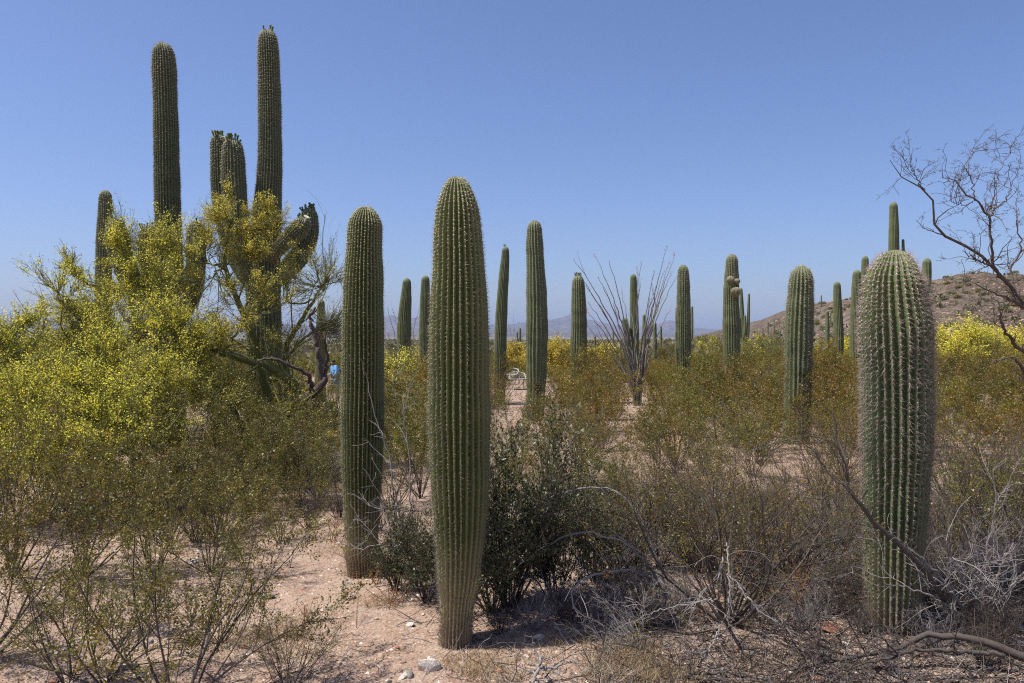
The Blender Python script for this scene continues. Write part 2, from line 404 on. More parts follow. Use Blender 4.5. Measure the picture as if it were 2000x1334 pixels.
# value noise for hills
def vnoise(x, y, seed):
    r = np.random.default_rng(seed); G = r.random((256, 256))
    xi = np.floor(x).astype(int); yi = np.floor(y).astype(int); fx = x - xi; fy = y - yi
    fx = fx * fx * (3 - 2 * fx); fy = fy * fy * (3 - 2 * fy); g = lambda a, b: G[a % 256, b % 256]
    return (g(xi, yi) * (1 - fx) + g(xi + 1, yi) * fx) * (1 - fy) + (g(xi, yi + 1) * (1 - fx) + g(xi + 1, yi + 1) * fx) * fy
def fbm(x, y, s, seed, o=5, ridged=False):
    v = 0; a = 1; tot = 0
    for k in range(o):
        n = vnoise(x / s * 2 ** k + 17, y / s * 2 ** k + 31, seed + k)
        if ridged: n = 1 - np.abs(2 * n - 1)
        v = v + a * n; tot += a; a *= .5
    return v / tot

# hill on the right: heights as seen from the camera's side, at y = 300 m
HR = [(1380, 662), (1440, 655), (1480, 648), (1530, 622), (1590, 592), (1640, 583), (1690, 578), (1780, 562), (1830, 545), (1880, 531), (1930, 535), (2000, 552), (2100, 560), (2300, 585), (2600, 640)]
def hill_z(x, y):
    D0 = 300.0
    px = 1000 + x / D0 * F
    ridge = np.interp(px, [p for p, _ in HR], [EYE + (655 - q) / F * D0 for _, q in HR])
    base = terr(x, y)
    u = np.clip((y - 120) / 180, 0, 1); v = np.clip((y - 300) / 260, 0, 1)
    prof = (u ** 1.25) * (1 - v) ** 1.2
    inside = (px > 1380)
    n = (fbm(x, y, 40, 3, 5, True) - .55) * 10 * np.clip(u * 1.5, 0, 1) * np.clip((px - 1420) / 250, 0, 1) * (1 - .6 * (u > .92)) + (fbm(x, y, 6, 9, 3) - .5) * 1.0 * np.clip(u * 3, 0, 1)
    return base - .35 + (ridge - base) * prof + n * np.clip(1 - v, 0, 1)
def make_hill():
    xs = np.linspace(55, 330, 200); ys = np.concatenate([np.linspace(110, 310, 140), np.linspace(314, 560, 30)])
    X, Y = np.meshgrid(xs, ys); Z = hill_z(X, Y)
    edge = np.clip((X - 55) / 20, 0, 1); Z = Z * edge + (terr(X, Y) - 1) * (1 - edge)
    idx = np.arange(X.size).reshape(X.shape)
    q = np.stack([idx[:-1, :-1], idx[:-1, 1:], idx[1:, 1:], idx[1:, :-1]], -1).reshape(-1, 4)
    mb = MB(); mb.add(np.stack([X, Y, Z], -1), q)
    tag(mb.build('hill', M['hill']), kind='structure')
make_hill()

# far ranges: (distance, ridge in photo pixels)
def make_range(D, depth, prof, seed, amp, name='mountain_range'):
    pxs = np.arange(prof[0][0], prof[-1][0] + 1, 6.0)
    ridge = np.interp(pxs, [p for p, _ in prof], [q for _, q in prof])
    K = 30; V = []; base = float(terr(0, D)) - 20
    us = np.linspace(-1, 1, K)
    X0 = (pxs - 1000) / F
    for u in us:
        y = D + u * depth
        zr = EYE + (655 - ridge) / F * D
        x = X0 * y
        rn = fbm(x, np.full_like(x, y), depth * .45, seed, 5, True)
        h = (1 - abs(u)) ** .9
        z = base + np.maximum(zr - base, 0) * h * (1 - .55 * (1 - rn) * (1 if u != 0 else 1) * min(1, abs(u) * 2.2)) + amp * (rn - .6) * h
        V.append(np.stack([x, np.full_like(x, y), z], -1))
    V = np.array(V); idx = np.arange(V.shape[0] * V.shape[1]).reshape(V.shape[:2])
    q = np.stack([idx[:-1, :-1], idx[:-1, 1:], idx[1:, 1:], idx[1:, :-1]], -1).reshape(-1, 4)
    mb = MB(); mb.add(V, q); tag(mb.build(name, M['mount']), kind='structure')
make_range(14000, 2200, [(-700, 640), (-400, 628), (-200, 630), (0, 622), (60, 615), (130, 622), (200, 640), (330, 645), (420, 640), (560, 632), (620, 636), (680, 636), (730, 626), (765, 612), (790, 621), (820, 617), (845, 606), (870, 622), (930, 634), (1000, 632), (1060, 625), (1085, 622), (1100, 618), (1114, 612), (1124, 619), (1160, 626), (1190, 633), (1230, 637), (1270, 636), (1292, 629), (1311, 624), (1330, 631), (1356, 640), (1400, 644), (1450, 650), (1600, 652), (2300, 655)], 21, 40)
make_range(9000, 900, [(-700, 652), (-100, 647), (150, 651), (400, 654), (700, 651), (800, 645), (930, 648), (990, 640), (1080, 646), (1200, 652), (1300, 653), (1450, 654), (2000, 656)], 37, 8)

# ------------------------------------------------------------------ haze
def make_haze():
    X, Y0, Y1, Z0, Z1 = 15500, -300, 18500, float(terr(0, 19000)) - 120, 405
    V = [(x, y, z) for x in (-X, X) for y in (Y0, Y1) for z in (Z0, Z1)]
    Q = [(0, 1, 3, 2), (4, 6, 7, 5), (0, 4, 5, 1), (2, 3, 7, 6), (0, 2, 6, 4), (1, 5, 7, 3)]
    mb = MB(); mb.add(np.array(V), np.array(Q))
    def f(t, o):
        v = N(t, 'ShaderNodeVolumePrincipled'); v.inputs['Density'].default_value = 0.45e-4
        v.inputs['Color'].default_value = (.52, .68, 1, 1); v.inputs['Anisotropy'].default_value = 0.1
        t.links.new(v.outputs[0], o.inputs['Volume'])
    tag(mb.build('haze', mat('haze_air', f), smooth=False), kind='stuff')
HAZE = True
if HAZE: make_haze()

# ------------------------------------------------------------------ saguaros
def resample_profile(ctrl, K):
    P = spline(ctrl, K); return P
def saguaro_stem(ctrl, nribs, K, per, depth=.14, dome=1.0, seed=0, closed_base=False, arm=False, gz=0.0):
    """ctrl: [(x,y,z,r)...] bottom to top, last point is apex. Returns verts, quads, crest data"""
    r = np.random.default_rng(seed)
    C = spline(ctrl, 700); C[:, 3] = np.maximum(C[:, 3], .0008); seg = np.concatenate([[0], np.cumsum(np.linalg.norm(np.diff(C[:, :3], axis=0), axis=1))]); L = seg[-1]
    R_top = C[int(len(C) * .9), 3]; cap = min(R_top * 1.25 * (dome if dome > .5 else 1.0), L * .45)
    n_cap = max(10, K // 7); n_body = K - n_cap
    s = np.concatenate([np.linspace(0, L - cap, n_body, endpoint=False), L - cap + cap * np.sin(np.linspace(0, math.pi / 2, n_cap))])
    expl = dome <= .5
    P = np.stack([np.interp(s, seg, C[:, k]) for k in range(4)], -1)
    rad = P[:, 3].copy()
    m = s > L - cap; x = (s[m] - (L - cap)) / cap
    if not expl: rad[m] = np.interp(L - cap, seg, C[:, 3]) * np.clip(1 - x ** 2.0, 0, 1) ** .5
    rad[-1] = 0.001
    ph = r.uniform(0, 9, 6)
    band = 1 + .014 * np.sin(s * 7 + ph[0]) + .02 * np.sin(s * 17 + ph[1]) * np.sin(s * 3.1 + ph[2])
    rad = rad * np.where(m, 1 + (band - 1) * (1 - (s - (L - cap)) / cap), band)
    T = nrm(np.gradient(P[:, :3], axis=0)); T[-1] = T[-2]
    ref = np.array([0, 1.0, 0.0]); n = nrm(ref - (T @ ref)[:, None] * T); b = np.cross(T, n)
    S_ = nribs * per; th = np.arange(S_) / S_ * 2 * math.pi
    f = np.abs(np.cos(nribs * th / 2)); f = .45 * f + .55 * (1 - 2 * np.arccos(np.clip(f, 0, 1)) / math.pi)
    warp = .10 / nribs * 6 * (np.sin(s * 2.3 + ph[3])[:, None] * np.sin(3 * th + ph[4])[None] + .6 * np.sin(s * 5.1 + ph[5])[:, None] * np.sin(5 * th + ph[0])[None])
    irr = 1 + .018 * np.sin(s * 4.3 + ph[1])[:, None] * np.sin(4 * th + ph[2])[None] + .02 * np.sin(2 * th + ph[5])[None]
    dep = depth * np.clip(1.0, 0, 1) * np.ones_like(s); dep[m] *= (.55 + .45 * np.clip(rad[m] / max(rad.max(), 1e-6), 0, 1))
    rr = rad[:, None] * (1 - dep[:, None] * (1 - f)[None]) * irr
    an = th[None] + warp
    V = P[:, None, :3] + rr[..., None] * (np.cos(an)[..., None] * n[:, None] + np.sin(an)[..., None] * b[:, None])
    idx = np.arange(len(s) * S_).reshape(len(s), S_)
    q = np.stack([idx[:-1], np.roll(idx, -1, 1)[:-1], np.roll(idx, -1, 1)[1:], idx[1:]], -1).reshape(-1, 4)
    A = np.broadcast_to(f[None], (len(s), S_)).reshape(-1)
    B = np.broadcast_to((P[:, 2] - gz)[:, None], (len(s), S_)).reshape(-1)
    crest = dict(V=V, n=n, b=b, T=T, s=s, L=L, per=per, nribs=nribs, P=P, rad=rad, an=an)
    return V, q, A, B, crest
def spines(mb, cr, step, nsp, length, width, areole=.0, rnd=0, jitter=.3, low_dark=True, mulfn=None):
    r = np.random.default_rng(rnd + 11)
    s = cr['s']; L = cr['L']; ss = np.arange(step * .5, L - .004, step)
    ribs = np.arange(cr['nribs']) * cr['per']
    NS, NR = len(ss), len(ribs)
    Vr = cr['V'][:, ribs]                                    # rings x ribs x 3
    sj = ss[:, None] + r.uniform(-jitter, jitter, (NS, NR)) * step; sj = np.clip(sj, 0, L - .002)
    i = np.clip(np.searchsorted(s, sj.ravel()) - 1, 0, len(s) - 2); fr = ((sj.ravel() - s[i]) / (s[i + 1] - s[i]))[:, None]
    ri = np.tile(np.arange(NR), NS)
    p = Vr[i, ri] * (1 - fr) + Vr[i + 1, ri] * fr
    ax = cr['P'][i, :3] * (1 - fr) + cr['P'][i + 1, :3] * fr
    tv = nrm(Vr[i + 1, ri] - Vr[i, ri] + 1e-9)              # along the rib
    outv = nrm(p - ax + cr['T'][i] * 1e-4)
    side = nrm(np.cross(tv, outv)); nn = nrm(np.cross(side, tv)); nn = np.where((nn * outv).sum(-1, keepdims=True) < 0, -nn, nn)
    hfrac = (sj.ravel() / L)
    Mn = len(p)
    if areole:
        z = areole * r.uniform(.7, 1.2, (Mn, 1)) * (1 + .5 * np.clip((hfrac - .6) / .4, 0, 1)[:, None] ** 2); ang = [0, math.pi / 2, math.pi, 3 * math.pi / 2]
        ring = np.stack([p + z * (math.cos(a) * tv * 1.3 + math.sin(a) * side) - nn * .001 for a in ang], 1); apex = p + nn * z * .7
        VV = np.concatenate([ring, apex[:, None]], 1)
        o = np.arange(Mn)[:, None] * 5; tt = np.concatenate([o + np.array([[k, (k + 1) % 4, 4]]) for k in range(4)])
        mb.add(VV.reshape(-1, 3), T=tt, a=np.repeat(np.clip(.25 + .75 * hfrac ** 2 + r.normal(0, .08, Mn), 0, 1), 5))
    pp = np.repeat(p, nsp, 0); tvv = np.repeat(tv, nsp, 0); sd_ = np.repeat(side, nsp, 0); nn_ = np.repeat(nn, nsp, 0); hf = np.repeat(hfrac, nsp)
    phi = r.uniform(0, 2 * math.pi, len(pp))[:, None]; k = r.uniform(.3, 1.5, len(pp))[:, None]
    d = nrm(nn_ + k * (np.cos(phi) * tvv + np.sin(phi) * sd_) - tvv * .25)
    ln = length * r.uniform(.45, 1.25, len(pp))[:, None]
    if mulfn is not None: ln = ln * mulfn(hf)[:, None]
    u = nrm(np.cross(d, r.normal(size=d.shape))); v = np.cross(d, u)
    wd = width * .5
    ring = np.stack([pp + wd * (math.cos(a) * u + math.sin(a) * v) for a in (0, 2.094, 4.189)], 1); tip = pp + d * ln
    VV = np.concatenate([ring, tip[:, None]], 1); o = np.arange(len(pp))[:, None] * 4
    tt = np.concatenate([o + np.array([[k_, (k_ + 1) % 3, 3]]) for k_ in range(3)])
    mb.add(VV.reshape(-1, 3), T=tt, a=np.repeat(np.clip((.12 if low_dark else .4) + .8 * hf ** 1.6 + r.normal(0, .16, len(pp)), 0, 1), 4))

def bud_mesh(open_=False):
    mb = MB(); zs = [0, .02, .045, .06, .075, .085]; rs = [.010, .011, .010, .015, .017, .003]
    P = np.zeros((1, 6, 3)); P[0, :, 2] = zs; tubes(mb, P, np.array([rs]), 7, a=np.array([.5]))
    return mb.mesh('flower_bud', M['bud'])
def flower_mesh():
    mb = MB(); P = np.zeros((1, 4, 3)); P[0, :, 2] = [0, .03, .06, .075]; tubes(mb, P, np.array([[.011, .011, .013, .022]]), 7)
    for k in range(14):
        a = k / 14 * 2 * math.pi; c, s_ = math.cos(a), math.sin(a); t = np.array([-s_, c, 0]); o = np.array([c, s_, 0])
        V = [o * .012 + [0, 0, .072], o * .034 + t * .011 + [0, 0, .086], o * .048 + [0, 0, .08], o * .034 - t * .011 + [0, 0, .086]]
        mb.add(np.array(V), [[0, 1, 2, 3]])
    return mb.mesh('flower', M['petal'])
BUD = bud_mesh(); FLOWER = flower_mesh()

def saguaro(label, pts, D, ribs=20, level=1, matname='saguaro', arms=(), base_py=None, lean=0.0, group='saguaro cacti standing across the desert', depth=.19, spine=None, seed=1, buds=None, dome=1.0, knobs=()):
    """pts: (px, py, width px) bottom -> top in the photograph, all at depth D."""
    bx = pts[0][0]
    if base_py is not None:
        g = ground(bx, base_py); D = g[1]
    else:
        g = on_ground(bx, D)
    k = D / F
    C = [(g[0], g[1], g[2] - .06, pts[0][2] * k / 2)]
    for j, (x, y, wd) in enumerate(pts):
        p = at(x, y, D)
        if j == 0 and p[2] < g[2] + .05: continue
        if j == 0: C.append((*p, wd * k / 2)); continue
        C.append((*p, wd * k / 2))
    root = empty('saguaro_cactus', g)
    K, per = {3: (160, 6), 2: (66, 5), 1: (44, 4), 0: (26, 3)}[level]
    V, q, A, B, cr = saguaro_stem(C, ribs, K, per, depth, dome, seed, gz=g[2])
    mb = MB(); mb.add(V, q, a=A, b=B)
    trunk = mb.build('trunk', M[matname], root, off=g)
    sp = spine or {3: (.019, 9, .020, .0011, .0032), 2: (.05, 3, .03, .0035, .0055), 1: None, 0: None}[level]
    smat = M['spine_pink'] if matname == 'saguaro_blue' else M['spine']
    if sp:
        ms = MB(); spines(ms, cr, sp[0], sp[1], sp[2], sp[3], sp[4], seed, mulfn=(sp[5] if len(sp) > 5 else None))
        tag(ms.build('spines', smat, trunk, smooth=False, off=g), kind='stuff')
    def put_buds(parent, crest, n, nf, rs, spread=.8):
        top = crest['P'][-1, :3]; T = crest['T'][-3]; cr_i = len(crest['s']) - 1
        for i in range(n + nf):
            ii = rs.integers(int(len(crest['s']) * .84), len(crest['s']) - 2); jj = rs.integers(0, crest['V'].shape[1])
            if spread < .5: ii = rs.integers(int(len(crest['s']) * .95), len(crest['s']) - 2)
            p = crest['V'][ii, jj]; ax = crest['P'][ii, :3]; d = nrm((p - ax) * .6 + T * crest['rad'].max() * 1.1)
            e = Vector(d).to_track_quat('Z', 'Y').to_euler(); sc = rs.uniform(.8, 1.25)
            inst('flower' if i >= n else 'flower_bud', FLOWER if i >= n else BUD, parent, p - g - d * .01, e, (sc, sc, sc))
    rs = np.random.default_rng(seed + 5)
    if buds: put_buds(trunk, cr, buds[0], buds[1], rs, .4)
    for am in arms:
        AC = [(*at(x, y, D + dz), wd * k / 2) for (x, y, wd, dz) in am['pts']]
        V, q, A, B, ca = saguaro_stem(AC, am.get('ribs', max(12, ribs - 4)), max(30, K // 2), per, depth, am.get('dome', 1), seed + 3, gz=g[2])
        ma = MB(); ma.add(V, q, a=A, b=B); ao = ma.build(am.get('name', 'arm'), M[am.get('mat', matname)], root, off=g)
        if sp:
            ms = MB(); spines(ms, ca, sp[0], sp[1], sp[2], sp[3], sp[4], seed + 2)
            tag(ms.build('spines', smat, ao, smooth=False, off=g), kind='stuff')
        if am.get('buds'): put_buds(ao, ca, am['buds'][0], am['buds'][1], rs)
    tag(root, label, 'cactus', group)
    return root, cr, g

# near ones
A_pts = [(889, 1262, 66), (890, 1225, 62), (893, 1170, 68), (896, 1130, 84), (898, 1080, 94), (899, 1000, 106), (898, 900, 114), (897, 800, 118), (896.5, 690, 117), (896.5, 607, 111), (896, 524, 102), (894.5, 469, 94), (893.5, 413, 86), (893, 390, 73), (892.5, 370, 57), (892, 357, 43), (892, 350, 31), (892, 346.5, 19), (892, 345, 3)]
mul = lambda h: np.where(h > .9, .9, 1.0) * (1.15 - .2 * h)
saguaro('thick spiny saguaro in the front centre with yellowish narrowed foot, tallest of the near ones', A_pts, 4, 27, 3, 'saguaro_near', base_py=1256, seed=3, depth=.27, spine=(.019, 5, .022, .0011, .0031, mul), group=None, dome=.35)
B_pts = [(708, 1130, 56), (706, 1095, 58), (705, 1075, 66), (706, 1050, 64), (706, 1020, 68), (707, 900, 78), (708, 800, 82), (709, 690, 82), (709, 607, 79), (710, 552, 75), (711, 496, 70), (713, 441, 65), (714, 422, 51), (714.5, 412, 38), (715, 406.5, 25), (715, 404.5, 14), (715, 404, 3)]
saguaro('straight dark green saguaro with pinched foot, left of the front centre one', B_pts, 5, 30, 3, 'saguaro_near', base_py=1122, seed=5, depth=.27, spine=(.020, 3, .021, .0011, .0031), group=None, dome=.45)
C_pts = [(1742, 1230, 103), (1744, 1200, 101), (1746, 1100, 113), (1748, 1000, 118), (1751, 900, 126), (1752, 800, 133), (1752, 720, 134), (1750, 640, 132), (1747, 600, 125), (1745, 550, 107), (1747, 524, 85), (1747.5, 508, 67), (1748, 497, 47), (1748, 491, 30), (1748, 489, 16), (1748, 488, 3)]
mulC = lambda h: .45 + .55 * np.clip((h - .3) / .2, 0, 1)
saguaro('squat wide saguaro with long pinkish spines and blue-green skin at the front right', C_pts, 4.4, 29, 3, 'saguaro_blue', base_py=1222, seed=9, depth=.22, spine=(.024, 9, .038, .0013, .0044, mulC), group=None, dome=.35)

# tall ones behind the palo verde
Dp = [(334, 1000, 54), (334, 800, 56), (332, 650, 56), (330, 560, 54), (328, 450, 50), (326, 350, 48), (324, 250, 46), (322, 180, 45), (320, 120, 44), (317, 83, 34)]
saguaro('tall dark saguaro rising straight out of the yellow palo verde, left of the flower-topped one', Dp, 13.5, 27, 2, 'saguaro_dark', seed=12, group=None, spine=(.044, 3, .036, .004, .0055), arms=[
    dict(pts=[(330, 600, 26, 0), (300, 590, 34, -.2), (262, 558, 40, -.35), (240, 510, 42, -.4), (229, 465, 42, -.4), (226, 428, 34, -.4)], buds=(7, 0)),
    dict(pts=[(330, 640, 24, 0), (352, 620, 30, -.25), (374, 575, 36, -.4), (382, 520, 37, -.4), (383, 470, 36, -.4), (383, 432, 30, -.4)], buds=(3, 0)),
    dict(pts=[(328, 590, 24, 0), (308, 570, 30, -.5), (294, 530, 34, -.6), (289, 480, 34, -.6), (288, 440, 28, -.6)], buds=(5, 0)),
    dict(pts=[(330, 720, 24, 0), (240, 700, 30, -.2), (190, 655, 34, -.3), (170, 615, 34, -.3), (162, 590, 26, -.3)])])
Ep = [(514, 1000, 62), (515, 820, 66), (516, 700, 66), (515, 620, 66), (514, 560, 64), (516, 500, 60), (520, 440, 54), (524, 380, 50), (527, 320, 46), (527, 250, 44), (526, 180, 42), (524, 110, 41), (522, 57, 32)]
saguaro('tallest saguaro with several flower-crowned arms behind the yellow palo verde', Ep, 12.5, 27, 2, 'saguaro_dark', seed=14, group=None, buds=(4, 0), spine=(.044, 3, .034, .004, .0055), arms=[
    dict(pts=[(512, 560, 30, 0), (490, 530, 38, -.2), (470, 480, 43, -.3), (461, 420, 45, -.3), (457, 360, 44, -.3), (455, 310, 42, -.3), (453, 270, 34, -.3)], buds=(20, 2)),
    dict(pts=[(510, 580, 26, .1), (474, 530, 32, .1), (448, 470, 34, .15), (434, 400, 36, .15), (429, 330, 35, .15), (426, 262, 28, .15)], buds=(14, 1)),
    dict(pts=[(518, 560, 28, 0), (552, 535, 36, 0), (585, 500, 38, .1), (602, 458, 38, .15), (604, 425, 34, .15), (600, 406, 28, .15)], buds=(22, 0)),
    dict(pts=[(520, 510, 24, -.1), (548, 482, 28, -.3), (570, 460, 32, -.4), (588, 442, 34, -.4), (596, 424, 30, -.4)], buds=(10, 2))])
Gp = 'saguaro cacti standing across the desert'
def s(label, pts, D, ribs=20, level=1, **k): return saguaro(label, pts, D, ribs, level, **k)
s('slender saguaro behind the left edge of the tall palo verde clump', [(199, 800, 30), (201, 600, 31), (203, 480, 30), (205, 420, 28), (206, 371, 22)], 17, 22, 2, seed=16, matname='saguaro')
s('small saguaro with a knob arm seen between the green limbs and the dark near saguaro', [(626, 740, 20), (626, 680, 20), (627, 630, 18), (627, 585, 13)], 26, 18, 1, seed=17, arms=[dict(pts=[(626, 690, 8, 0), (620, 672, 12, -.2), (620, 655, 13, -.25), (620, 643, 10, -.25)])])
s('short stout saguaro with tapering top, left of the thick front centre saguaro', [(790, 720, 28), (789, 660, 28), (790, 620, 26), (793, 580, 21), (795, 543, 15)], 27, 22, 1, seed=18)
s('saguaro half hidden behind the left side of the thick front centre saguaro', [(829, 760, 24), (829, 680, 23), (830, 600, 21), (831, 538, 16)], 26, 22, 1, seed=19)
s('leaning slim saguaro just right of the thick front centre saguaro', [(976, 790, 22), (976, 740, 24), (977, 680, 25), (980, 600, 23), (984, 540, 20), (987, 500, 16), (987, 481, 12)], 21, 22, 1, seed=20, lean=.1, buds=(3, 0), matname='saguaro')
Kr, Kc, Kg = s('tall pale saguaro with a dark round nest hole near its foot', [(1045, 800, 36), (1047, 757, 38), (1048, 700, 42), (1049, 640, 43), (1048, 580, 41), (1046, 520, 36), (1044, 470, 33), (1044, 430, 26)], 16.5, 18, 2, seed=21, matname='saguaro')
s('medium saguaro with green buds on its crown, left of the ocotillo', [(1129, 790, 30), (1129, 740, 31), (1130, 680, 33), (1131, 630, 31), (1130, 580, 28), (1129, 537, 21)], 21, 20, 2, seed=22, buds=(9, 0), matname='saguaro')
s('saguaro seen through the ocotillo canes, with one short left arm', [(1239, 760, 20), (1239, 700, 19), (1239, 640, 18), (1238, 580, 16), (1237, 535, 12)], 29, 20, 1, seed=23, arms=[dict(pts=[(1236, 680, 9, 0), (1229, 664, 11, -.1), (1224, 645, 13, -.15), (1221, 630, 13, -.15), (1219, 620, 9, -.15)])])
s('plain column saguaro right of the ocotillo', [(1334, 780, 28), (1334, 740, 27), (1334, 680, 30), (1335, 620, 28), (1335, 560, 24), (1334, 517, 19)], 21, 22, 2, seed=24, matname='saguaro')
s('thin saguaro hidden behind the column saguaro right of the ocotillo', [(1335, 720, 6), (1336, 660, 6), (1337, 620, 5)], 48, 14, 0, seed=25, arms=[dict(pts=[(1338, 670, 4, 0), (1350, 664, 5, 0), (1352, 640, 5, 0), (1352, 598, 4, 0)]), dict(pts=[(1334, 664, 4, 0), (1325, 658, 5, 0), (1321, 630, 4, 0), (1321, 600, 3, 0)])])
Or, Oc, Og = s('saguaro with three round young arms like balls on its side', [(1429, 760, 29), (1429, 700, 31), (1429, 640, 33), (1428, 590, 30), (1429, 540, 27), (1430, 496, 20)], 21.5, 22, 2, seed=26, matname='saguaro', arms=[
    dict(pts=[(1427, 554.5, 5, -.22), (1427, 552, 11, -.27), (1427, 547, 14.5, -.3), (1427, 543, 12.5, -.3), (1427, 539.5, 7, -.3)], dome=.6, ribs=18, mat='saguaro_knob', name='young_arm'), dict(pts=[(1439, 555, 4, -.16), (1439, 553, 8, -.2), (1440, 549.5, 11, -.22), (1440, 546, 9, -.22), (1440, 544, 5, -.22)], dome=.6, ribs=16, mat='saguaro_knob', name='young_arm'),
    dict(pts=[(1436, 578.5, 6, -.25), (1436.5, 576, 13, -.3), (1437, 569.5, 18, -.33), (1437, 564, 15, -.33), (1437, 560.5, 8, -.33)], dome=.6, ribs=20, mat='saguaro_knob', name='young_arm')])
s('many-armed thin saguaro behind the one with ball-shaped arms', [(1452, 690, 8), (1451, 640, 8), (1449, 600, 8), (1447, 562, 6)], 60, 14, 0, seed=27, arms=[dict(pts=[(1452, 668, 4, 0), (1460, 660, 6, 0), (1462, 620, 6, 0), (1463, 573, 4, 0)]), dict(pts=[(1451, 668, 4, 0), (1446, 655, 5, 0), (1445, 620, 5, 0)]), dict(pts=[(1452, 665, 4, 0), (1455, 650, 6, -.3), (1455, 615, 5, -.3)])])
s('stout barrel-like saguaro left of the squat pinkish-spined one', [(1556, 850, 50), (1557, 800, 50), (1559, 720, 53), (1561, 650, 53), (1563, 590, 51), (1565, 550, 45), (1566, 519, 34)], 12.5, 20, 2, seed=28, matname='saguaro', depth=.22, spine=(.038, 6, .04, .003, .0055))
s('small narrow saguaro with a tiny knob in front of the rocky hill', [(1616, 700, 9), (1616, 650, 9), (1616, 606, 6)], 55, 16, 0, seed=29, arms=[dict(pts=[(1617, 654, 3, 0), (1621, 652, 5, -.1), (1623, 649, 5, -.1)], dome=1.2)])
s('light green slim saguaro right of the barrel-like saguaro', [(1637, 750, 18), (1638, 700, 19), (1638, 650, 19), (1636, 600, 17), (1635, 550, 13)], 28, 20, 1, seed=30)
s('smooth columnar saguaro directly left of the squat pinkish-spined one', [(1670, 750, 23), (1670, 700, 22), (1671, 640, 21), (1673, 580, 20), (1674, 527, 15)], 29, 22, 1, seed=31)
s('tall armed saguaro standing behind the squat pinkish-spined one', [(1748, 760, 22), (1748, 640, 24), (1747, 560, 22), (1746, 480, 20), (1746, 430, 18), (1745, 394, 14)], 27, 22, 1, seed=32, arms=[
    dict(pts=[(1744, 640, 12, 0), (1712, 620, 16, 0), (1694, 580, 16, 0), (1690, 540, 15, 0), (1690, 500, 12, 0)]), dict(pts=[(1750, 640, 12, 0), (1785, 620, 15, 0), (1803, 580, 18, 0), (1809, 545, 19, 0), (1811, 504, 14, 0)]),
    dict(pts=[(1750, 580, 8, .1), (1760, 560, 8, .2), (1764, 520, 7, .2), (1764, 467, 5, .2)])])
# small far ones on the plain
far = [(1016, 640, 5, 75, 'far thin saguaro with a side arm between the leaning saguaro and the nest-hole saguaro', [(1010, 648)]), (1024, 668, 6, 60, 'tiny far saguaro just left of the nest-hole saguaro', None), (997, 668, 3, 90, 'tiny far saguaro right of the leaning slim saguaro', None),
       (1162, 656, 5, 60, 'tiny saguaro right of the bud-crowned saguaro above yellow bushes', None), (1177, 664, 4, 80, 'very small saguaro right of the bud-crowned saguaro, the farther one', None), (1198, 645, 4, 75, 'small distant saguaro behind the left ocotillo canes', None),
       (1258, 614, 7, 60, 'distant saguaro close right of the one seen through the ocotillo', None), (1279, 630, 8, 50, 'distant stubby saguaro behind the right ocotillo canes', None), (1291, 636, 5, 60, 'thin distant saguaro farthest right behind the ocotillo', None),
       (1367, 655, 4, 80, 'tiny saguaro right of the column saguaro', None)]
for (x, y, wd, D, lab, am) in far:
    arms = [dict(pts=[(x, y + 28, wd * .6, 0), (x - 5, y + 22, wd * .7, 0), (x - 6, y + 8, wd * .6, 0)])] if am else []
    s(lab, [(x, y + 60, wd), (x, y + 35, wd * 1.05), (x, y, wd * .75)], D, 14, 0, seed=int(x), arms=arms, group='small saguaros far off on the plain')

# nest hole on the pale saguaro
def nest_hole():
    p = at(1049, 757, Kg[1] - .21) - np.array([0, 0, 0]); mb = MB()
    n = 16; th = np.arange(n) / n * 2 * math.pi; r0 = .058
    rings = [(1.35, .0), (1.15, -.03), (.95, -.022), (.72, .03), (.4, .05), (.05, .055)]
    V = []
    for (f, dy) in rings:
        V.append(np.stack([r0 * f * np.cos(th) * (1 + .1 * np.sin(3 * th)), np.full(n, dy), r0 * f * 1.1 * np.sin(th) * (1 + .08 * np.cos(2 * th))], -1))
    V = np.array(V) + p; idx = np.arange(len(rings) * n).reshape(len(rings), n)
    q = np.stack([idx[:-1], np.roll(idx, -1, 1)[:-1], np.roll(idx, -1, 1)[1:], idx[1:]], -1).reshape(-1, 4)
    mb.add(V, q); tag(mb.build('nest_hole', M['hole'], Kr, off=Kg), 'dark round nest hole')
nest_hole()

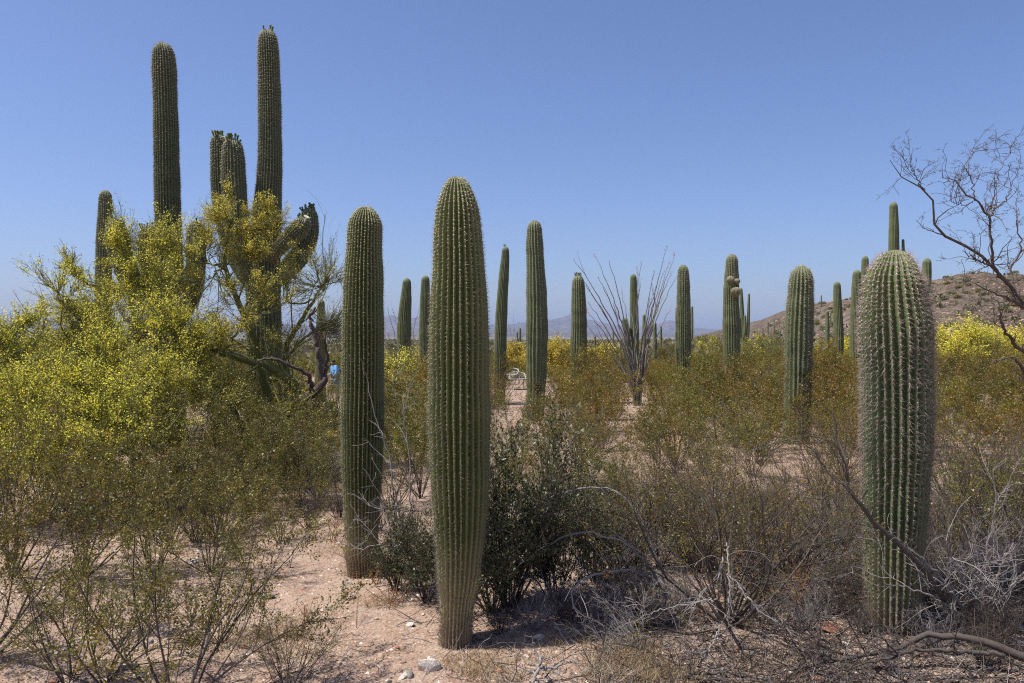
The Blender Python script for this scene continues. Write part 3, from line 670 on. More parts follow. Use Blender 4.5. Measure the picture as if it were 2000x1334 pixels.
# saguaros on the hill
r = np.random.default_rng(5)
def hill_point(px, D):
    x = (px - 1000) / F * D; return np.array([x, D, float(hill_z(np.array(x), np.array(D)))])
hs_mb = []
def small_sag_mesh(h, rr, seed, arms=False):
    mb = MB(); C = [(0, 0, -.2, rr), (0, 0, h * .4, rr), (0, 0, h * .7, rr * .95), (0, 0, h, rr * .8)]
    V, q, A, B, cr = saguaro_stem(C, 12, 20, 3, .14, 1, seed); mb.add(V, q, a=A, b=B); return mb.mesh('trunk', M['saguaro'])
SM = [small_sag_mesh(4.2, .22, 1), small_sag_mesh(3, .25, 2), small_sag_mesh(5.5, .23, 3)]
for i, (px, D) in enumerate([(1865, 168), (1891, 160), (1500, 262), (1512, 270), (1523, 255), (1531, 262), (1490, 258), (1541, 266), (1604, 290), (1622, 250), (1835, 230), (1915, 240), (1960, 215), (1985, 262), (1940, 285), (1700, 240), (1590, 220), (1880, 262)]):
    g = hill_point(px, D); o = empty('saguaro_cactus', g); inst('trunk', SM[i % 3], o, sc=(1, 1, r.uniform(.8, 1.15)))
    row = 'low on' if D < 240 else 'midway up' if D < 262 else 'high on'
    colm = 'left of the barrel saguaro' if px < 1556 else 'between the barrel and squat saguaros' if px < 1720 else 'just right of the squat saguaro' if px < 1900 else 'behind the thorny mesquite'
    tag(o, ['nearer small saguaro at the foot of the hill, above the yellow bush on the right', 'smaller saguaro at the foot of the hill beside the nearer one, above the yellow bush'][i] if i < 2 else f'tiny saguaro {row} the rocky hill, {colm}', 'cactus', 'tiny saguaros on the hill')

# ------------------------------------------------------------------ shrubs
def fan(n, tilt0, tilt1, r=.05):
    az = rng.uniform(0, 2 * math.pi, n); tl = rng.uniform(tilt0, tilt1, n)
    d = np.stack([np.sin(tl) * np.cos(az), np.sin(tl) * np.sin(az), np.cos(tl)], -1)
    st = np.stack([r * np.cos(az) * rng.random(n), r * np.sin(az) * rng.random(n), np.full(n, -.03)], -1)
    return st, d
def creosote(h=1.4, stems=16, leafn=9, leaf=.013, bare=.0, lmat='creo_leaf', spread=.85, thick=.009, sec=6, tw=6, smat='creo_stem', tw2=0):
    root = empty('creosote_bush', (0, 0, 0))
    st, d = fan(stems, .1, spread); n = len(st)
    L = h * rng.uniform(.75, 1.15, n); P = grow(st, d, L, 9, .11, .03); R = taper(thick * rng.uniform(.6, 1.2, n), .002, n, 9)
    mb = MB(); tubes(mb, P, R, 5)
    s1, d1, r1, t1, _ = kids_of(P, R, sec, .25, .97, .3, .9); L1 = h * .42 * rng.uniform(.5, 1.2, len(s1)) * (1.25 - .6 * t1)
    P1 = grow(s1, d1 + [0, 0, .25], L1, 6, .18, .02); R1 = taper(r1 * .6, .0012, len(s1), 6); tubes(mb, P1, R1, 4)
    s2, d2, r2, t2, _ = kids_of(P1, R1, tw, .25, 1, .4, 1.0); L2 = h * .17 * rng.uniform(.5, 1.4, len(s2))
    P2 = grow(s2, d2 + [0, 0, .15], L2, 4, .22, .02); R2 = taper(np.maximum(r2 * .6, .0013), .0008, len(s2), 4); tubes(mb, P2, R2, 3)
    mb.build('stems', M[smat], root)
    if leafn > 0:
        ml = MB(); keep = rng.random(len(P2)) > bare; Pk = P2[keep]
        pt, dd = samp(Pk, leafn, .1, 1.05); pt = pt + rng.normal(0, leaf * .8, pt.shape)
        leaves(ml, pt, leaf, .62, dd, a=clump_a(len(Pk), leafn))
        k1 = rng.random(len(P1)) > bare
        pt, dd = samp(P1[k1], leafn, .45, 1.0); leaves(ml, pt + rng.normal(0, leaf * .8, pt.shape), leaf, .62, dd)
        ml.build('foliage', M[lmat], root, smooth=False)
    return root
def kill(root):
    for c in list(root.children): bpy.data.objects.remove(c)
    bpy.data.objects.remove(root)

def bushy(name, h, wdt, n_stem, tw, leafn, leaf, lmat, smat, asp=.45, cluster=1.0, up=.04, thick=.008):
    root = empty(name, (0, 0, 0)); st, d = fan(n_stem, .05, math.atan2(wdt, h) + .15); n = n_stem
    P = grow(st, d, h * rng.uniform(.6, 1.05, n), 8, .15, up); R = taper(thick, .002, n, 8); mb = MB(); tubes(mb, P, R, 4)
    s1, d1, r1, t1, _ = kids_of(P, R, tw, .15, 1, .3, 1.0); P1 = grow(s1, d1 + [0, 0, .2], h * .3 * rng.uniform(.5, 1.1, len(s1)), 5, .22, up); R1 = taper(r1 * .6, .001, len(s1), 5); tubes(mb, P1, R1, 3)
    s2, d2, r2, t2, _ = kids_of(P1, R1, tw, .15, 1, .3, 1.1); P2 = grow(s2, d2, h * .13 * rng.uniform(.5, 1.3, len(s2)), 3, .2, up); R2 = taper(r2 * .6, .0008, len(s2), 3); tubes(mb, P2, R2, 3)
    mb.build('stems', M[smat], root)
    if leafn:
        ml = MB(); pt, dd = samp(P2, leafn, 0, 1.05); leaves(ml, pt + rng.normal(0, leaf * .5, pt.shape), leaf, asp, dd + [0, 0, .4], a=clump_a(len(P2), leafn, .22)); ml.build('foliage', M[lmat], root, smooth=False)
    return root

# prototypes: near (fine leaves) and far (coarser)
near = [creosote(1.35, 10, 21, .0195, .05, 'creo_near', sec=7, tw=6, thick=.010, spread=1.05) for _ in range(3)] + [creosote(1.15, 13, 13, .018, .25, 'creo_near', sec=6, tw=5, spread=1.1) for _ in range(2)]
bare_p = [creosote(1.35, 24, 13, .015, .6, 'creo_rust', sec=6, tw=6, thick=.011, spread=1.25) for _ in range(2)]
mid = [creosote(1.4, 11, 19, .029, .05, 'creo_leaf', sec=6, tw=5) for _ in range(3)] + [creosote(1.3, 11, 19, .029, .06, 'creo_rust', sec=6, tw=5) for _ in range(2)] + [creosote(1.25, 16, 11, .022, .35, 'creo_rust', sec=6, tw=5)]
farp = [creosote(1.4, 10, 16, .055, .05, 'creo_leaf', sec=5, tw=4) for _ in range(2)] + [creosote(1.4, 10, 16, .055, .1, 'creo_rust', sec=5, tw=4)]
greyp = [bushy('grey_shrub', .9, .9, 14, 6, 5, .034, 'grey_leaf', 'dead_wood') for _ in range(2)]
deadp = [bushy('bare_shrub', .8, .9, 18, 6, 0, .02, 'grey_leaf', 'dead_wood', thick=.007)] + [bushy('bare_shrub', .75, .9, 18, 7, 0, .02, 'grey_leaf', 'creo_stem', thick=.007) for _ in range(2)]
jojo = [bushy('leafy_bush', 1.0, .5, 16, 8, 9, .026, 'joj_leaf', 'dark_bark', .42) for _ in range(2)]
KIDS = {}
for p in near + bare_p + mid + farp + greyp + deadp + jojo: KIDS[p.name] = list(p.children); p['proto'] = 1

PLACED = []       # (obj, px, D, look, kindword)
def place(proto, pos, sc=1.0, rz=None, look='', word='creosote bush', cat='bush', tilt=(0, 0), szz=1.0):
    c = copy_tree(proto, None, KIDS); del c['proto']
    c.location = [float(v) for v in pos]; c.rotation_euler = (tilt[0], tilt[1], random.uniform(0, 6.28) if rz is None else rz)
    c.scale = (sc, sc, sc * szz)
    PLACED.append([c, project(pos)[0], pos[1], look, word, cat]); return c

# hand placed foreground bushes : (proto, base px, base py or D, scale, look, word)
def near_place(proto, px, D, sc, look, word='creosote bush', cat='bush', **k):
    return place(proto, on_ground(px, D), sc, None, look, word, cat, **k)
LEAFY = 'leafy olive-green'; THIN = 'thin-leaved'; RUST = 'rust-tinged'; BARE = 'nearly leafless dark-stemmed'
for (p, px, D, sc, lk) in [(near[0], 350, 3.42, .66, LEAFY), (near[1], -40, 3.9, .72, LEAFY), (near[2], 160, 5.3, .66, LEAFY), (near[0], 20, 5.2, .72, LEAFY), (near[3], 560, 3.62, .34, THIN),
                           (near[1], 330, 6.2, .6, LEAFY), (near[2], 480, 6.9, .6, LEAFY), (near[4], 610, 8.3, .65, THIN), (near[0], -20, 6.6, .75, LEAFY), (near[4], 130, 3.7, .5, THIN), (near[2], 585, 7.4, .55, LEAFY), (near[0], 410, 5.4, .5, LEAFY), (near[2], 545, 6.2, .36, LEAFY)]:
    near_place(p, px, D, sc, lk)
for (p, px, D, sc, lk) in [(bare_p[0], 1425, 4.35, .78, BARE), (bare_p[1], 1545, 4.8, .55, BARE), (near[1], 1290, 5.3, .5, LEAFY), (near[3], 1480, 5.6, .5, THIN), (near[1], 1285, 8.2, .7, LEAFY), (near[0], 1120, 7.0, .6, LEAFY), (near[2], 1400, 7.4, .55, LEAFY), (bare_p[0], 1400, 5.0, .5, BARE), (near[2], 1210, 6.2, .5, LEAFY),
                           (near[3], 1170, 5.9, .5, THIN), (bare_p[1], 1630, 6.0, .6, BARE), (bare_p[0], 1940, 5.9, .7, BARE), (bare_p[1], 1880, 7.2, .7, BARE), (near[3], 1980, 4.9, .8, THIN), (near[4], 1600, 8.0, .65, THIN), (near[4], 1010, 9.0, .75, THIN), (near[2], 1070, 8.2, .7, LEAFY)]:
    near_place(p, px, D, sc, lk)
place(jojo[0], on_ground(1000, 4.62), .95, 1.0, 'dark green oval-leaved', 'leafy bush', szz=1.08)
place(jojo[1], on_ground(965, 4.55), .72, 2.0, 'dark green dense', 'leafy bush')
place(jojo[1], on_ground(832, 4.75), .52, 0.4, 'low grey-green oval-leaved', 'leafy bush')
place(jojo[0], on_ground(1085, 4.75), .72, 2.2, 'grey-green sprawling', 'leafy bush')
place(jojo[1], on_ground(1160, 5.1), .6, 4.2, 'lower grey-green', 'leafy bush')
place(jojo[0], on_ground(775, 5.0), .5, 3.2, 'small grey-green', 'leafy bush')
for (px, D, sc) in [(430, 7.2, .75), (560, 8.3, .9), (620, 7.8, .8), (480, 8.2, .9), (1100, 5.4, .5), (1210, 4.6, .42), (1860, 4.7, .7), (1930, 4.5, .75), (1985, 5.3, .8), (1630, 4.9, .6), (1700, 5.6, .7), (1840, 5.8, .8), (1960, 3.9, .45), (1580, 4.2, .35), (1900, 7.9, .9), (1480, 6.6, .6), (1330, 6.3, .6), (1950, 6.8, .9), (1250, 5.2, .5), (1360, 5.2, .55), (1660, 4.4, .5), (1500, 4.3, .35), (1170, 5.0, .5), (1800, 5.2, .6), (1900, 5.0, .7), (1990, 4.3, .6), (740, 6.4, .55), (800, 6.0, .5), (660, 6.9, .5), (1080, 6.2, .6), (1560, 5.3, .6), (1700, 4.9, .5), (1840, 3.9, .35), (1920, 3.75, .35), (1740, 3.75, .25), (600, 6.6, .5), (380, 6.3, .6), (500, 7.2, .6), (300, 6.9, .6)]:
    place(random.choice(deadp), on_ground(px, D), sc, None, 'bleached leafless', 'bare shrub')

for (p, px, D, sc, lk) in [(near[0], 90, 7.4, .7, LEAFY), (near[1], 220, 7.0, .65, LEAFY), (near[2], 380, 7.6, .8, LEAFY), (near[0], 530, 8.0, .7, LEAFY), (near[1], 640, 9.2, .75, LEAFY), (near[2], -60, 8.0, .8, LEAFY), (near[3], 430, 6.4, .6, THIN), (near[1], 300, 5.4, .6, LEAFY), (near[0], 200, 3.7, .45, LEAFY)]:
    near_place(p, px, D, sc, lk)
for (p, px, D, sc, lk) in [(mid[0], 735, 13, .6, LEAFY), (mid[1], 550, 12.5, .75, LEAFY), (mid[2], 420, 12, 1.1, LEAFY), (mid[0], 250, 12, 1.1, LEAFY), (mid[1], 90, 12, 1.1, LEAFY), (mid[3], 770, 10.5, .8, RUST), (mid[4], 850, 12, 1.0, RUST), (mid[2], 570, 15.5, .8, LEAFY), (mid[0], 490, 15, 1.2, LEAFY), (mid[2], 330, 15, 1.1, LEAFY), (mid[1], 160, 15, 1.1, LEAFY), (mid[0], 10, 14, 1.1, LEAFY)]:
    near_place(p, px, D, sc, lk)
for (p, px, D, sc, lk) in [(near[3], 765, 7.2, .6, THIN), (near[0], 820, 7.8, .7, LEAFY), (near[4], 720, 8.6, .7, THIN), (near[2], 800, 9.2, .8, LEAFY), (near[1], 980, 6.4, .55, LEAFY), (near[3], 1050, 6.9, .6, THIN)]:
    near_place(p, px, D, sc, lk)
for (p, px, D, sc, lk) in [(near[0], 420, 6.4, .55, LEAFY), (near[0], 500, 7.6, .6, LEAFY), (near[1], 610, 7.2, .5, LEAFY), (near[3], 430, 4.2, .36, THIN), (near[4], 660, 7.4, .45, THIN),
                           (mid[3], 950, 18.6, .6, RUST), (mid[0], 1052, 15.2, .38, LEAFY), (mid[1], 657, 26, .62, LEAFY), (mid[0], 645, 22, .42, LEAFY), (mid[2], 668, 24, .55, LEAFY), (bare_p[0], 1640, 5.2, .55, BARE), (bare_p[1], 1350, 5.4, .6, BARE), (bare_p[0], 1860, 5.4, .6, BARE), (bare_p[1], 1980, 5.6, .65, BARE), (bare_p[0], 1230, 5.4, .5, BARE)]:
    near_place(p, px, D, sc, lk)
for (px, D, sc) in [(975, 4.25, .25), (1040, 4.3, .32), (1110, 4.35, .35), (1170, 4.4, .38), (1230, 4.3, .35), (1060, 4.5, .4), (1690, 4.15, .3), (1780, 4.1, .32), (1850, 4.2, .45), (1930, 4.05, .45), (1630, 4.4, .4), (1590, 4.6, .45), (1990, 4.6, .6), (1500, 4.7, .45), (1330, 4.5, .35), (1720, 5.2, .6), (1800, 4.5, .5)]:
    place(deadp[1 + random.randrange(2)] if random.random() < .65 else deadp[0], on_ground(px, D), sc, None, 'tangled bare', 'bare shrub')
# scatter
FORB = [(889, 4.13, .5), (708, 5.4, .5), (1745, 4.4, .6)]
pts_xy = []
def ok(x, y, md):
    for (a, b) in pts_xy:
        if (a - x) ** 2 + (b - y) ** 2 < md * md: return False
    return True
for c in PLACED: pts_xy.append((c[0].location.x, c[0].location.y))
rr = np.random.default_rng(77); cnt = 0; tries = 0
while cnt < 230 and tries < 20000:
    tries += 1
    D = 6.6 + 44 * rr.random() ** 1.4; px = rr.uniform(-80, 2080)
    x = (px - 1000) / F * D
    if 450 < px < 640 and D < 9.5: continue
    if px < 640 and D < 17: continue
    if abs(px - 657) < 12 + 900 / D and D < 31 and D > 9.4: continue                    # palo verde stands here
    if 985 < px < 1100 and 15.5 < D < 31: continue
    if 968 < px < 1078 and 8.8 < D <= 15.5: continue
    if 1180 < px < 1520 and 8 < D < 11 and rr.random() < .5: continue      # bare clearing round the white chairs
    if abs(px - 1075) < 55 and 10.5 < D < 14: continue
    if 1230 < px < 1500 and 9 < D < 11: continue
    if D < 14 and rr.random() < .12: continue
    if px > 1080 and D < 12 and rr.random() < .45: continue
    md = (.95 if px > 1080 and D < 12 else .55) + D * .028
    if not ok(x, D, md): continue
    pts_xy.append((x, D)); pos = np.array([x, D, float(terr(x, D))]); u = rr.random()
    if D < 11 and px > 900 and rr.random() < .75: pool = near[3:] + bare_p
    elif D < 11: pool = near + bare_p
    elif D < 32: pool = mid
    else: pool = farp
    if u < .13: place(random.choice(greyp), pos, rr.uniform(.6, 1.2), None, 'grey-green', 'desert shrub')
    elif u < .24: place(random.choice(deadp), pos, rr.uniform(.6, 1.2), None, 'bleached leafless', 'bare shrub')
    else:
        p = random.choice(pool); i = pool.index(p)
        if pool is mid and rr.random() < .35: p = mid[3 + rr.integers(3)]; i = pool.index(p)
        lk = (LEAFY if pool is not mid else (LEAFY if i < 3 else RUST if i < 5 else BARE)) if pool is not farp else (LEAFY if i < 2 else RUST)
        if pool[0] is near[0]: lk = LEAFY if i < 3 else THIN if i < 5 else BARE
        if pool[0] is near[3]: lk = THIN if i < 2 else BARE
        place(p, pos, rr.uniform(.5, .78) if D < 11 else rr.uniform(.65, 1.0), None, lk, szz=rr.uniform(.85, 1.15), tilt=(rr.normal(0, .08), rr.normal(0, .08)))
    cnt += 1
# second pass: the closed olive-brown scrub right of the clearing
c2 = 0; tries = 0
while c2 < 112 and tries < 9000:
    tries += 1; px = rr.uniform(1090, 2060); D = 9.2 + 27 * rr.random() ** 1.25; x = (px - 1000) / F * D
    if abs(px - 1245) < 20 + 500 / D and D < 21: continue
    if abs(px - 1563) < 60 and 9.6 < D < 12.6: continue
    if not ok(x, D, .62 + D * .018): continue
    pts_xy.append((x, D)); i = [0, 1, 2, 3, 4, 3, 4, 5, 5][rr.integers(9)]
    place(mid[i], np.array([x, D, float(terr(x, D))]), rr.uniform(.5, .8), None, LEAFY if i < 3 else RUST if i < 5 else BARE, szz=rr.uniform(.8, 1.1), tilt=(rr.normal(0, .08), rr.normal(0, .08))); c2 += 1
for k in range(34):
    px = rr.uniform(1120, 2020); D = rr.uniform(3.95, 7.5); place(deadp[0 if k % 5 < 3 else 1], on_ground(px, D), rr.uniform(.3, .6), None, 'tangled bare', 'bare shrub', tilt=(rr.normal(0, .35), rr.normal(0, .35)))
print('scattered', cnt, c2)

for p in near + bare_p + mid + farp + greyp + deadp + jojo: kill(p)

# labels for scattered bushes: the gap between two landmarks and the order from the front
LM = [(-999, 'the left edge of the picture'), (325, 'the tall dark saguaro'), (520, 'the tallest saguaro'), (708, 'the pinched-foot saguaro'), (893, 'the centre saguaro'), (1046, 'the nest-hole saguaro'), (1130, 'the bud-crowned saguaro'),
      (1245, 'the big ocotillo'), (1334, 'the column saguaro'), (1429, 'the ball-armed saguaro'), (1560, 'the barrel saguaro'), (1748, 'the squat saguaro'), (9999, 'the right edge of the picture')]
ORD = ['nearest', 'second', 'third', 'fourth', 'fifth', 'sixth', 'seventh', 'eighth', 'ninth', 'tenth'] + ['%dth' % k for k in range(11, 80)]
gaps = {}
for e in PLACED:
    gi = max(i for i in range(len(LM) - 1) if LM[i][0] <= e[1]); gaps.setdefault((gi, e[3], e[4]), []).append(e)
for (gi, lk, wd), lst in gaps.items():
    lst.sort(key=lambda e: e[2])
    for k, e in enumerate(lst):
        a = LM[gi][1].replace('the left edge of the picture', 'the left edge'); b = LM[gi + 1][1].replace('the right edge of the picture', 'the right edge')
        lab = f"{lk} {wd}, {ORD[k]} from front, between {a[4:] if a.startswith('the ') else a} and {b[4:]}"
        tag(e[0], lab, e[5], {'creosote bush': 'creosote bushes over the desert floor', 'bare shrub': 'leafless shrubs among the creosote', 'desert shrub': 'grey-green shrubs among the creosote', 'leafy bush': 'oval-leaved bushes round the front saguaro'}[wd])

# ------------------------------------------------------------------ palo verde trees
def limb_path(pts, K=24, jit=.01):
    P = spline([(*at(x, y, D), r_) for (x, y, D, r_) in pts], K); P[1:-1, :3] += rng.normal(0, jit, (K - 2, 3)); return P
def palo_crown(blobs, origin, mbw, mbt, mbf, mbl, fl=1.0, flsize=.0165, nsub=13, ntw=11, ntl=8, limb_r=.014, lsize=.015):
    for (px, py, rx, ry, D, dens, yel) in blobs:
        c = at(px, py, D); k = D / F; R3 = np.array([rx * k, max(rx, ry) * k * .8, ry * k]) * 1.1; rm = float(np.mean(R3))
        tip = c + np.array([0, 0, R3[2] * .2])
        o = np.asarray(origin[int(np.argmin([np.linalg.norm(np.asarray(q) - c) + rng.uniform(0, .5) for q in origin]))], float)
        mid_ = o * .45 + c * .55 + rng.normal(0, .10, 3) + np.array([0, 0, -.08 * np.linalg.norm(c - o)])
        P = spline([(*o, limb_r), (*mid_, limb_r * .7), (*tip, limb_r * .25)], 16); P[1:-1, :3] += rng.normal(0, .018, (14, 3))
        tubes(mbw, P[None, :, :3], P[None, :, 3], 6)
        n = max(3, int(nsub * dens)); base = P[rng.integers(5, 15, n), :3]
        tgt = c + nrm(rng.normal(size=(n, 3))) * rng.random((n, 1)) ** .45 * R3
        d = tgt - base; L = np.linalg.norm(d, axis=1); P1 = grow(base, d, np.maximum(L, .2), 6, .12, .04); R1 = taper(limb_r * .42, .003, n, 6); tubes(mbw, P1, R1, 4)
        s2, d2, r2, t2, _ = kids_of(P1, R1, ntw, .15, 1, .2, .8); m = len(s2)
        P2 = grow(s2, d2 + [0, 0, .35], rm * .75 * rng.uniform(.35, 1.2, m), 4, .12, .05); R2 = taper(np.minimum(r2 * .8, .006), .0024, m, 4); ribbons(mbt, P2, R2)
        fy = (rng.random(m) < .16 * min(1, yel * 3) + .84 * yel) * rng.uniform(.45, 1.1, m)                       # each twig flowers more or less
        s3, d3, r3, t3, pi = kids_of(P2, R2, ntl, .1, 1, .25, .75)
        P3 = grow(s3, d3 + [0, 0, .25], rm * .42 * rng.uniform(.3, 1.4, len(s3)), 3, .10, .03); ribbons(mbt, P3, taper(np.full(len(s3), .0019), .0009, len(s3), 3))
        kp = rng.random(len(P3)) < fy[pi] * .9 * fl
        av = rng.normal(.45, .3, m); pt, dd = samp(P3[kp], 5, .1, 1.05); leaves(mbf, pt + rng.normal(0, flsize * 1.0, pt.shape), flsize, .85, a=np.clip(np.repeat(av[pi[kp]], 5) + rng.normal(0, .12, kp.sum() * 5), 0, 1))
        pt, dd = samp(P3, 2, .1, 1.0); leaves(mbl, pt + rng.normal(0, .008, pt.shape), lsize * 1.15, .5, dd, a=np.clip(np.repeat(av[pi] - .1, 2) + rng.normal(0, .12, len(pt)), 0, 1))
def palo_tree(label, base, blobs, limbs, group='palo verde trees in yellow bloom', **kw):
    root = empty('palo_verde_tree', base)
    w_, t_, f_, l_ = MB(), MB(), MB(), MB(); origins = []
    for L in limbs:
        P = limb_path(L, 26, .006); tubes(w_, P[None, :, :3], P[None, :, 3], 9, a=np.array([.6])); origins += [P[13, :3], P[20, :3], P[-1, :3]]
        s1, d1, r1, t1, _ = kids_of(P[None, :, :3], P[None, :, 3], 6, .4, 1, .4, 1.1); P1 = grow(s1, d1 + [0, 0, .4], rng.uniform(.4, .9, len(s1)), 7, .16, .03); R1 = taper(np.minimum(r1 * .35, .012), .003, len(s1), 7); tubes(w_, P1, R1, 5)
        s2, d2, r2, t2, _ = kids_of(P1, R1, 7, .2, 1, .3, .9); P2 = grow(s2, d2 + [0, 0, .3], rng.uniform(.2, .5, len(s2)), 6, .14, .03); R2 = taper(np.minimum(r2 * .5, .004), .0014, len(s2), 6); ribbons(t_, P2, R2)
    palo_crown(blobs, origins, w_, t_, f_, l_, **kw)
    w_.build('trunk', M['pv_bark'], root, off=base); t_.build('twigs', M['pv_twig'], root, smooth=False, off=base)
    f_.build('blossom', M['pv_flower'], root, smooth=False, off=base); l_.build('foliage', M['pv_leaf'], root, smooth=False, off=base)
    tag(root, label, 'tree', group); return root

b1 = on_ground(530, 9.6)
gy = lambda px, D: project(on_ground(px, D))[1]
palo_tree('wide palo verde with thick green limbs in front of the flower-armed tallest saguaro', b1, [
    # px, py, rx, ry, D, density, yellow
    (460, 430, 42, 48, 9.6, 1.2, .75), (540, 440, 36, 36, 9.8, .9, .8), (490, 500, 40, 34, 9.6, .6, .5), (555, 515, 36, 34, 9.9, .45, .35), (390, 500, 45, 60, 9.6, .8, .35), (430, 560, 60, 50, 9.4, .7, .25),
    (520, 590, 45, 50, 9.2, .4, .3), (620, 560, 55, 70, 9.6, .9, .04), (640, 640, 40, 55, 9.9, .7, .05), (570, 660, 50, 40, 9.4, .5, .1), (420, 690, 60, 55, 8.8, .8, .55), (450, 770, 50, 45, 8.6, .6, .3), (400, 780, 60, 45, 8.4, .8, .5), (590, 860, 60, 50, 8.8, .9, .2), (520, 880, 70, 50, 8.6, .8, .15), (640, 830, 40, 50, 9.6, .9, .15), (470, 900, 70, 50, 8.4, .8, .2), (420, 850, 60, 60, 8.3, .9, .3), (620, 910, 50, 50, 8.8, .8, .1), (560, 950, 60, 30, 8.4, .5, .1), (560, 780, 45, 50, 9.9, .5, .15), (460, 640, 40, 45, 9.0, .4, .35)],
    [[(545, gy(545, 9.6), 9.6, .11), (548, 850, 9.55, .09), (575, 790, 9.45, .07), (572, 750, 9.3, .06), (530, 718, 9.2, .052), (480, 703, 9.1, .045), (430, 690, 9.0, .03)],
     [(545, 860, 9.6, .085), (520, 770, 9.5, .06), (500, 680, 9.5, .045), (470, 600, 9.5, .035), (440, 520, 9.6, .025), (450, 430, 9.6, .015)],
     [(575, 800, 9.45, .05), (556, 700, 9.7, .035), (580, 640, 9.7, .028), (610, 590, 9.7, .02), (640, 540, 9.7, .012)],
     [(505, gy(505, 9.3), 9.3, .08), (470, 830, 9.2, .055), (430, 770, 9.1, .045), (380, 690, 9.0, .035), (330, 600, 9.1, .02)],
     [(560, 700, 9.7, .02), (600, 655, 9.8, .016), (660, 620, 9.9, .01), (680, 560, 9.9, .006)]])
b2 = on_ground(250, 8.6)
palo_tree('lowest and brightest yellow palo verde spreading along the left side of the picture', b2, [
    (105, 580, 40, 58, 8.3, .55, .6), (140, 540, 32, 45, 8.6, .4, .45), (50, 610, 45, 45, 8.0, .5, .7), (190, 600, 45, 50, 8.8, .4, .5), (20, 680, 60, 60, 7.8, 1.0, .8), (230, 480, 32, 50, 9.3, .8, .4), (290, 480, 60, 55, 9.4, 1.1, .5), (250, 560, 60, 45, 9.2, .8, .65), (330, 560, 55, 50, 9.2, .7, .45), (350, 480, 35, 45, 9.4, .6, .5),
    (260, 650, 75, 60, 8.6, 1.3, .9), (330, 650, 50, 60, 8.6, .9, .6), (170, 690, 60, 55, 8.2, .9, .8), (240, 730, 80, 60, 7.8, 1.4, 1.), (310, 740, 60, 60, 8.0, .8, .9), (110, 770, 80, 60, 7.5, 1.2, 1.), (30, 790, 70, 60, 7.3, 1.0, .9), (200, 820, 80, 50, 7.2, 1.0, .8), (80, 850, 80, 45, 7.0, 1.0, .9), (320, 830, 70, 50, 7.6, .8, .45), (60, 930, 65, 30, 6.7, .7, .95), (210, 900, 80, 40, 7.0, .5, .35), (-60, 700, 70, 80, 7.6, .8, .8), (390, 640, 40, 50, 9.0, .6, .6), (200, 980, 30, 20, 6.5, .25, .9), (320, 900, 70, 50, 7.4, .8, .25), (130, 650, 60, 50, 8.4, .9, .7), (200, 760, 70, 50, 8.6, 1., .9), (380, 720, 60, 60, 8.6, .9, .6), (300, 580, 60, 50, 9.4, .9, .5), (40, 720, 70, 60, 8.4, 1., .8), (130, 880, 80, 50, 7.4, .9, .6), (20, 870, 60, 50, 7.2, .9, .7), (60, 920, 90, 50, 6.4, 1.1, .9), (180, 880, 70, 45, 6.8, .8, .8), (-40, 820, 70, 70, 6.8, .9, .8), (260, 830, 60, 50, 7.0, .8, .8)],
    [[(260, gy(260, 8.6), 8.6, .10), (270, 880, 8.6, .08), (240, 800, 8.4, .055), (180, 740, 8.2, .04), (130, 660, 8.2, .025)],
     [(265, 890, 8.6, .07), (290, 780, 8.8, .05), (270, 670, 9.0, .035), (250, 560, 9.2, .02)],
     [(255, 880, 8.6, .06), (170, 850, 8.0, .045), (90, 820, 7.6, .03), (20, 760, 7.6, .02)],
     [(270, 880, 8.6, .07), (330, 800, 8.6, .045), (345, 700, 8.8, .035), (310, 600, 9.2, .02)]])

# dead grey limbs beside the big palo verde
def dead_limbs(label, limbs, name='dead_limb', tw=4, tl=.25, matn='dead_wood', cat='dead branch', wig=.22, r0=.006, group=None, sub=4, thing_loc=None, leafm=None, leafn=0, leaf=.01, tw3=0, upk=.1):
    P0 = [limb_path(L, 28, .004 * L[0][2] / 4) for L in limbs]; g = thing_loc if thing_loc is not None else P0[0][0, :3]
    root = empty(name, g); ml = MB()
    for P in P0:
        mb = MB(); tubes(mb, P[None, :, :3], P[None, :, 3], 8, a=np.array([.5]))
        s1, d1, r1, t1, _ = kids_of(P[None, :, :3], P[None, :, 3], tw, .15, 1, .5, 1.2); n = len(s1)
        if n:
            P1 = grow(s1, d1 + [0, 0, upk], tl * rng.uniform(.4, 1.2, n), 7, wig, .01); R1 = taper(np.clip(r1 * .55, .0015, r0), .001, n, 7); tubes(mb, P1, R1, 5)
            s2, d2, r2, t2, _ = kids_of(P1, R1, sub, .1, 1, .4, 1.3); P2 = grow(s2, d2, tl * .4 * rng.uniform(.3, 1.2, len(s2)), 4, wig, 0); R2 = taper(r2 * .7, .0008, len(s2), 4); tubes(mb, P2, R2, 4)
            if tw3:
                s3, d3, r3, t3, _ = kids_of(P2, R2, tw3, .1, 1, .6, 1.4); P3 = grow(s3, d3, tl * .12 * rng.uniform(.3, 1.2, len(s3)), 3, wig, 0); R3 = taper(np.full(len(s3), .0013), .0006, len(s3), 3); tubes(mb, P3, R3, 3)
                if leafn:
                    pt, dd = samp(P3, leafn, .2, 1.1); sel = rng.random(len(pt)) < .35; leaves(ml, pt[sel] + rng.normal(0, .006, pt[sel].shape), leaf, .4, dd[sel])
        mb.build('branch', M[matn], root, off=g)
    if ml.n: ml.build('foliage', M[leafm], root, smooth=False, off=g)
    tag(root, label, cat, group); return root
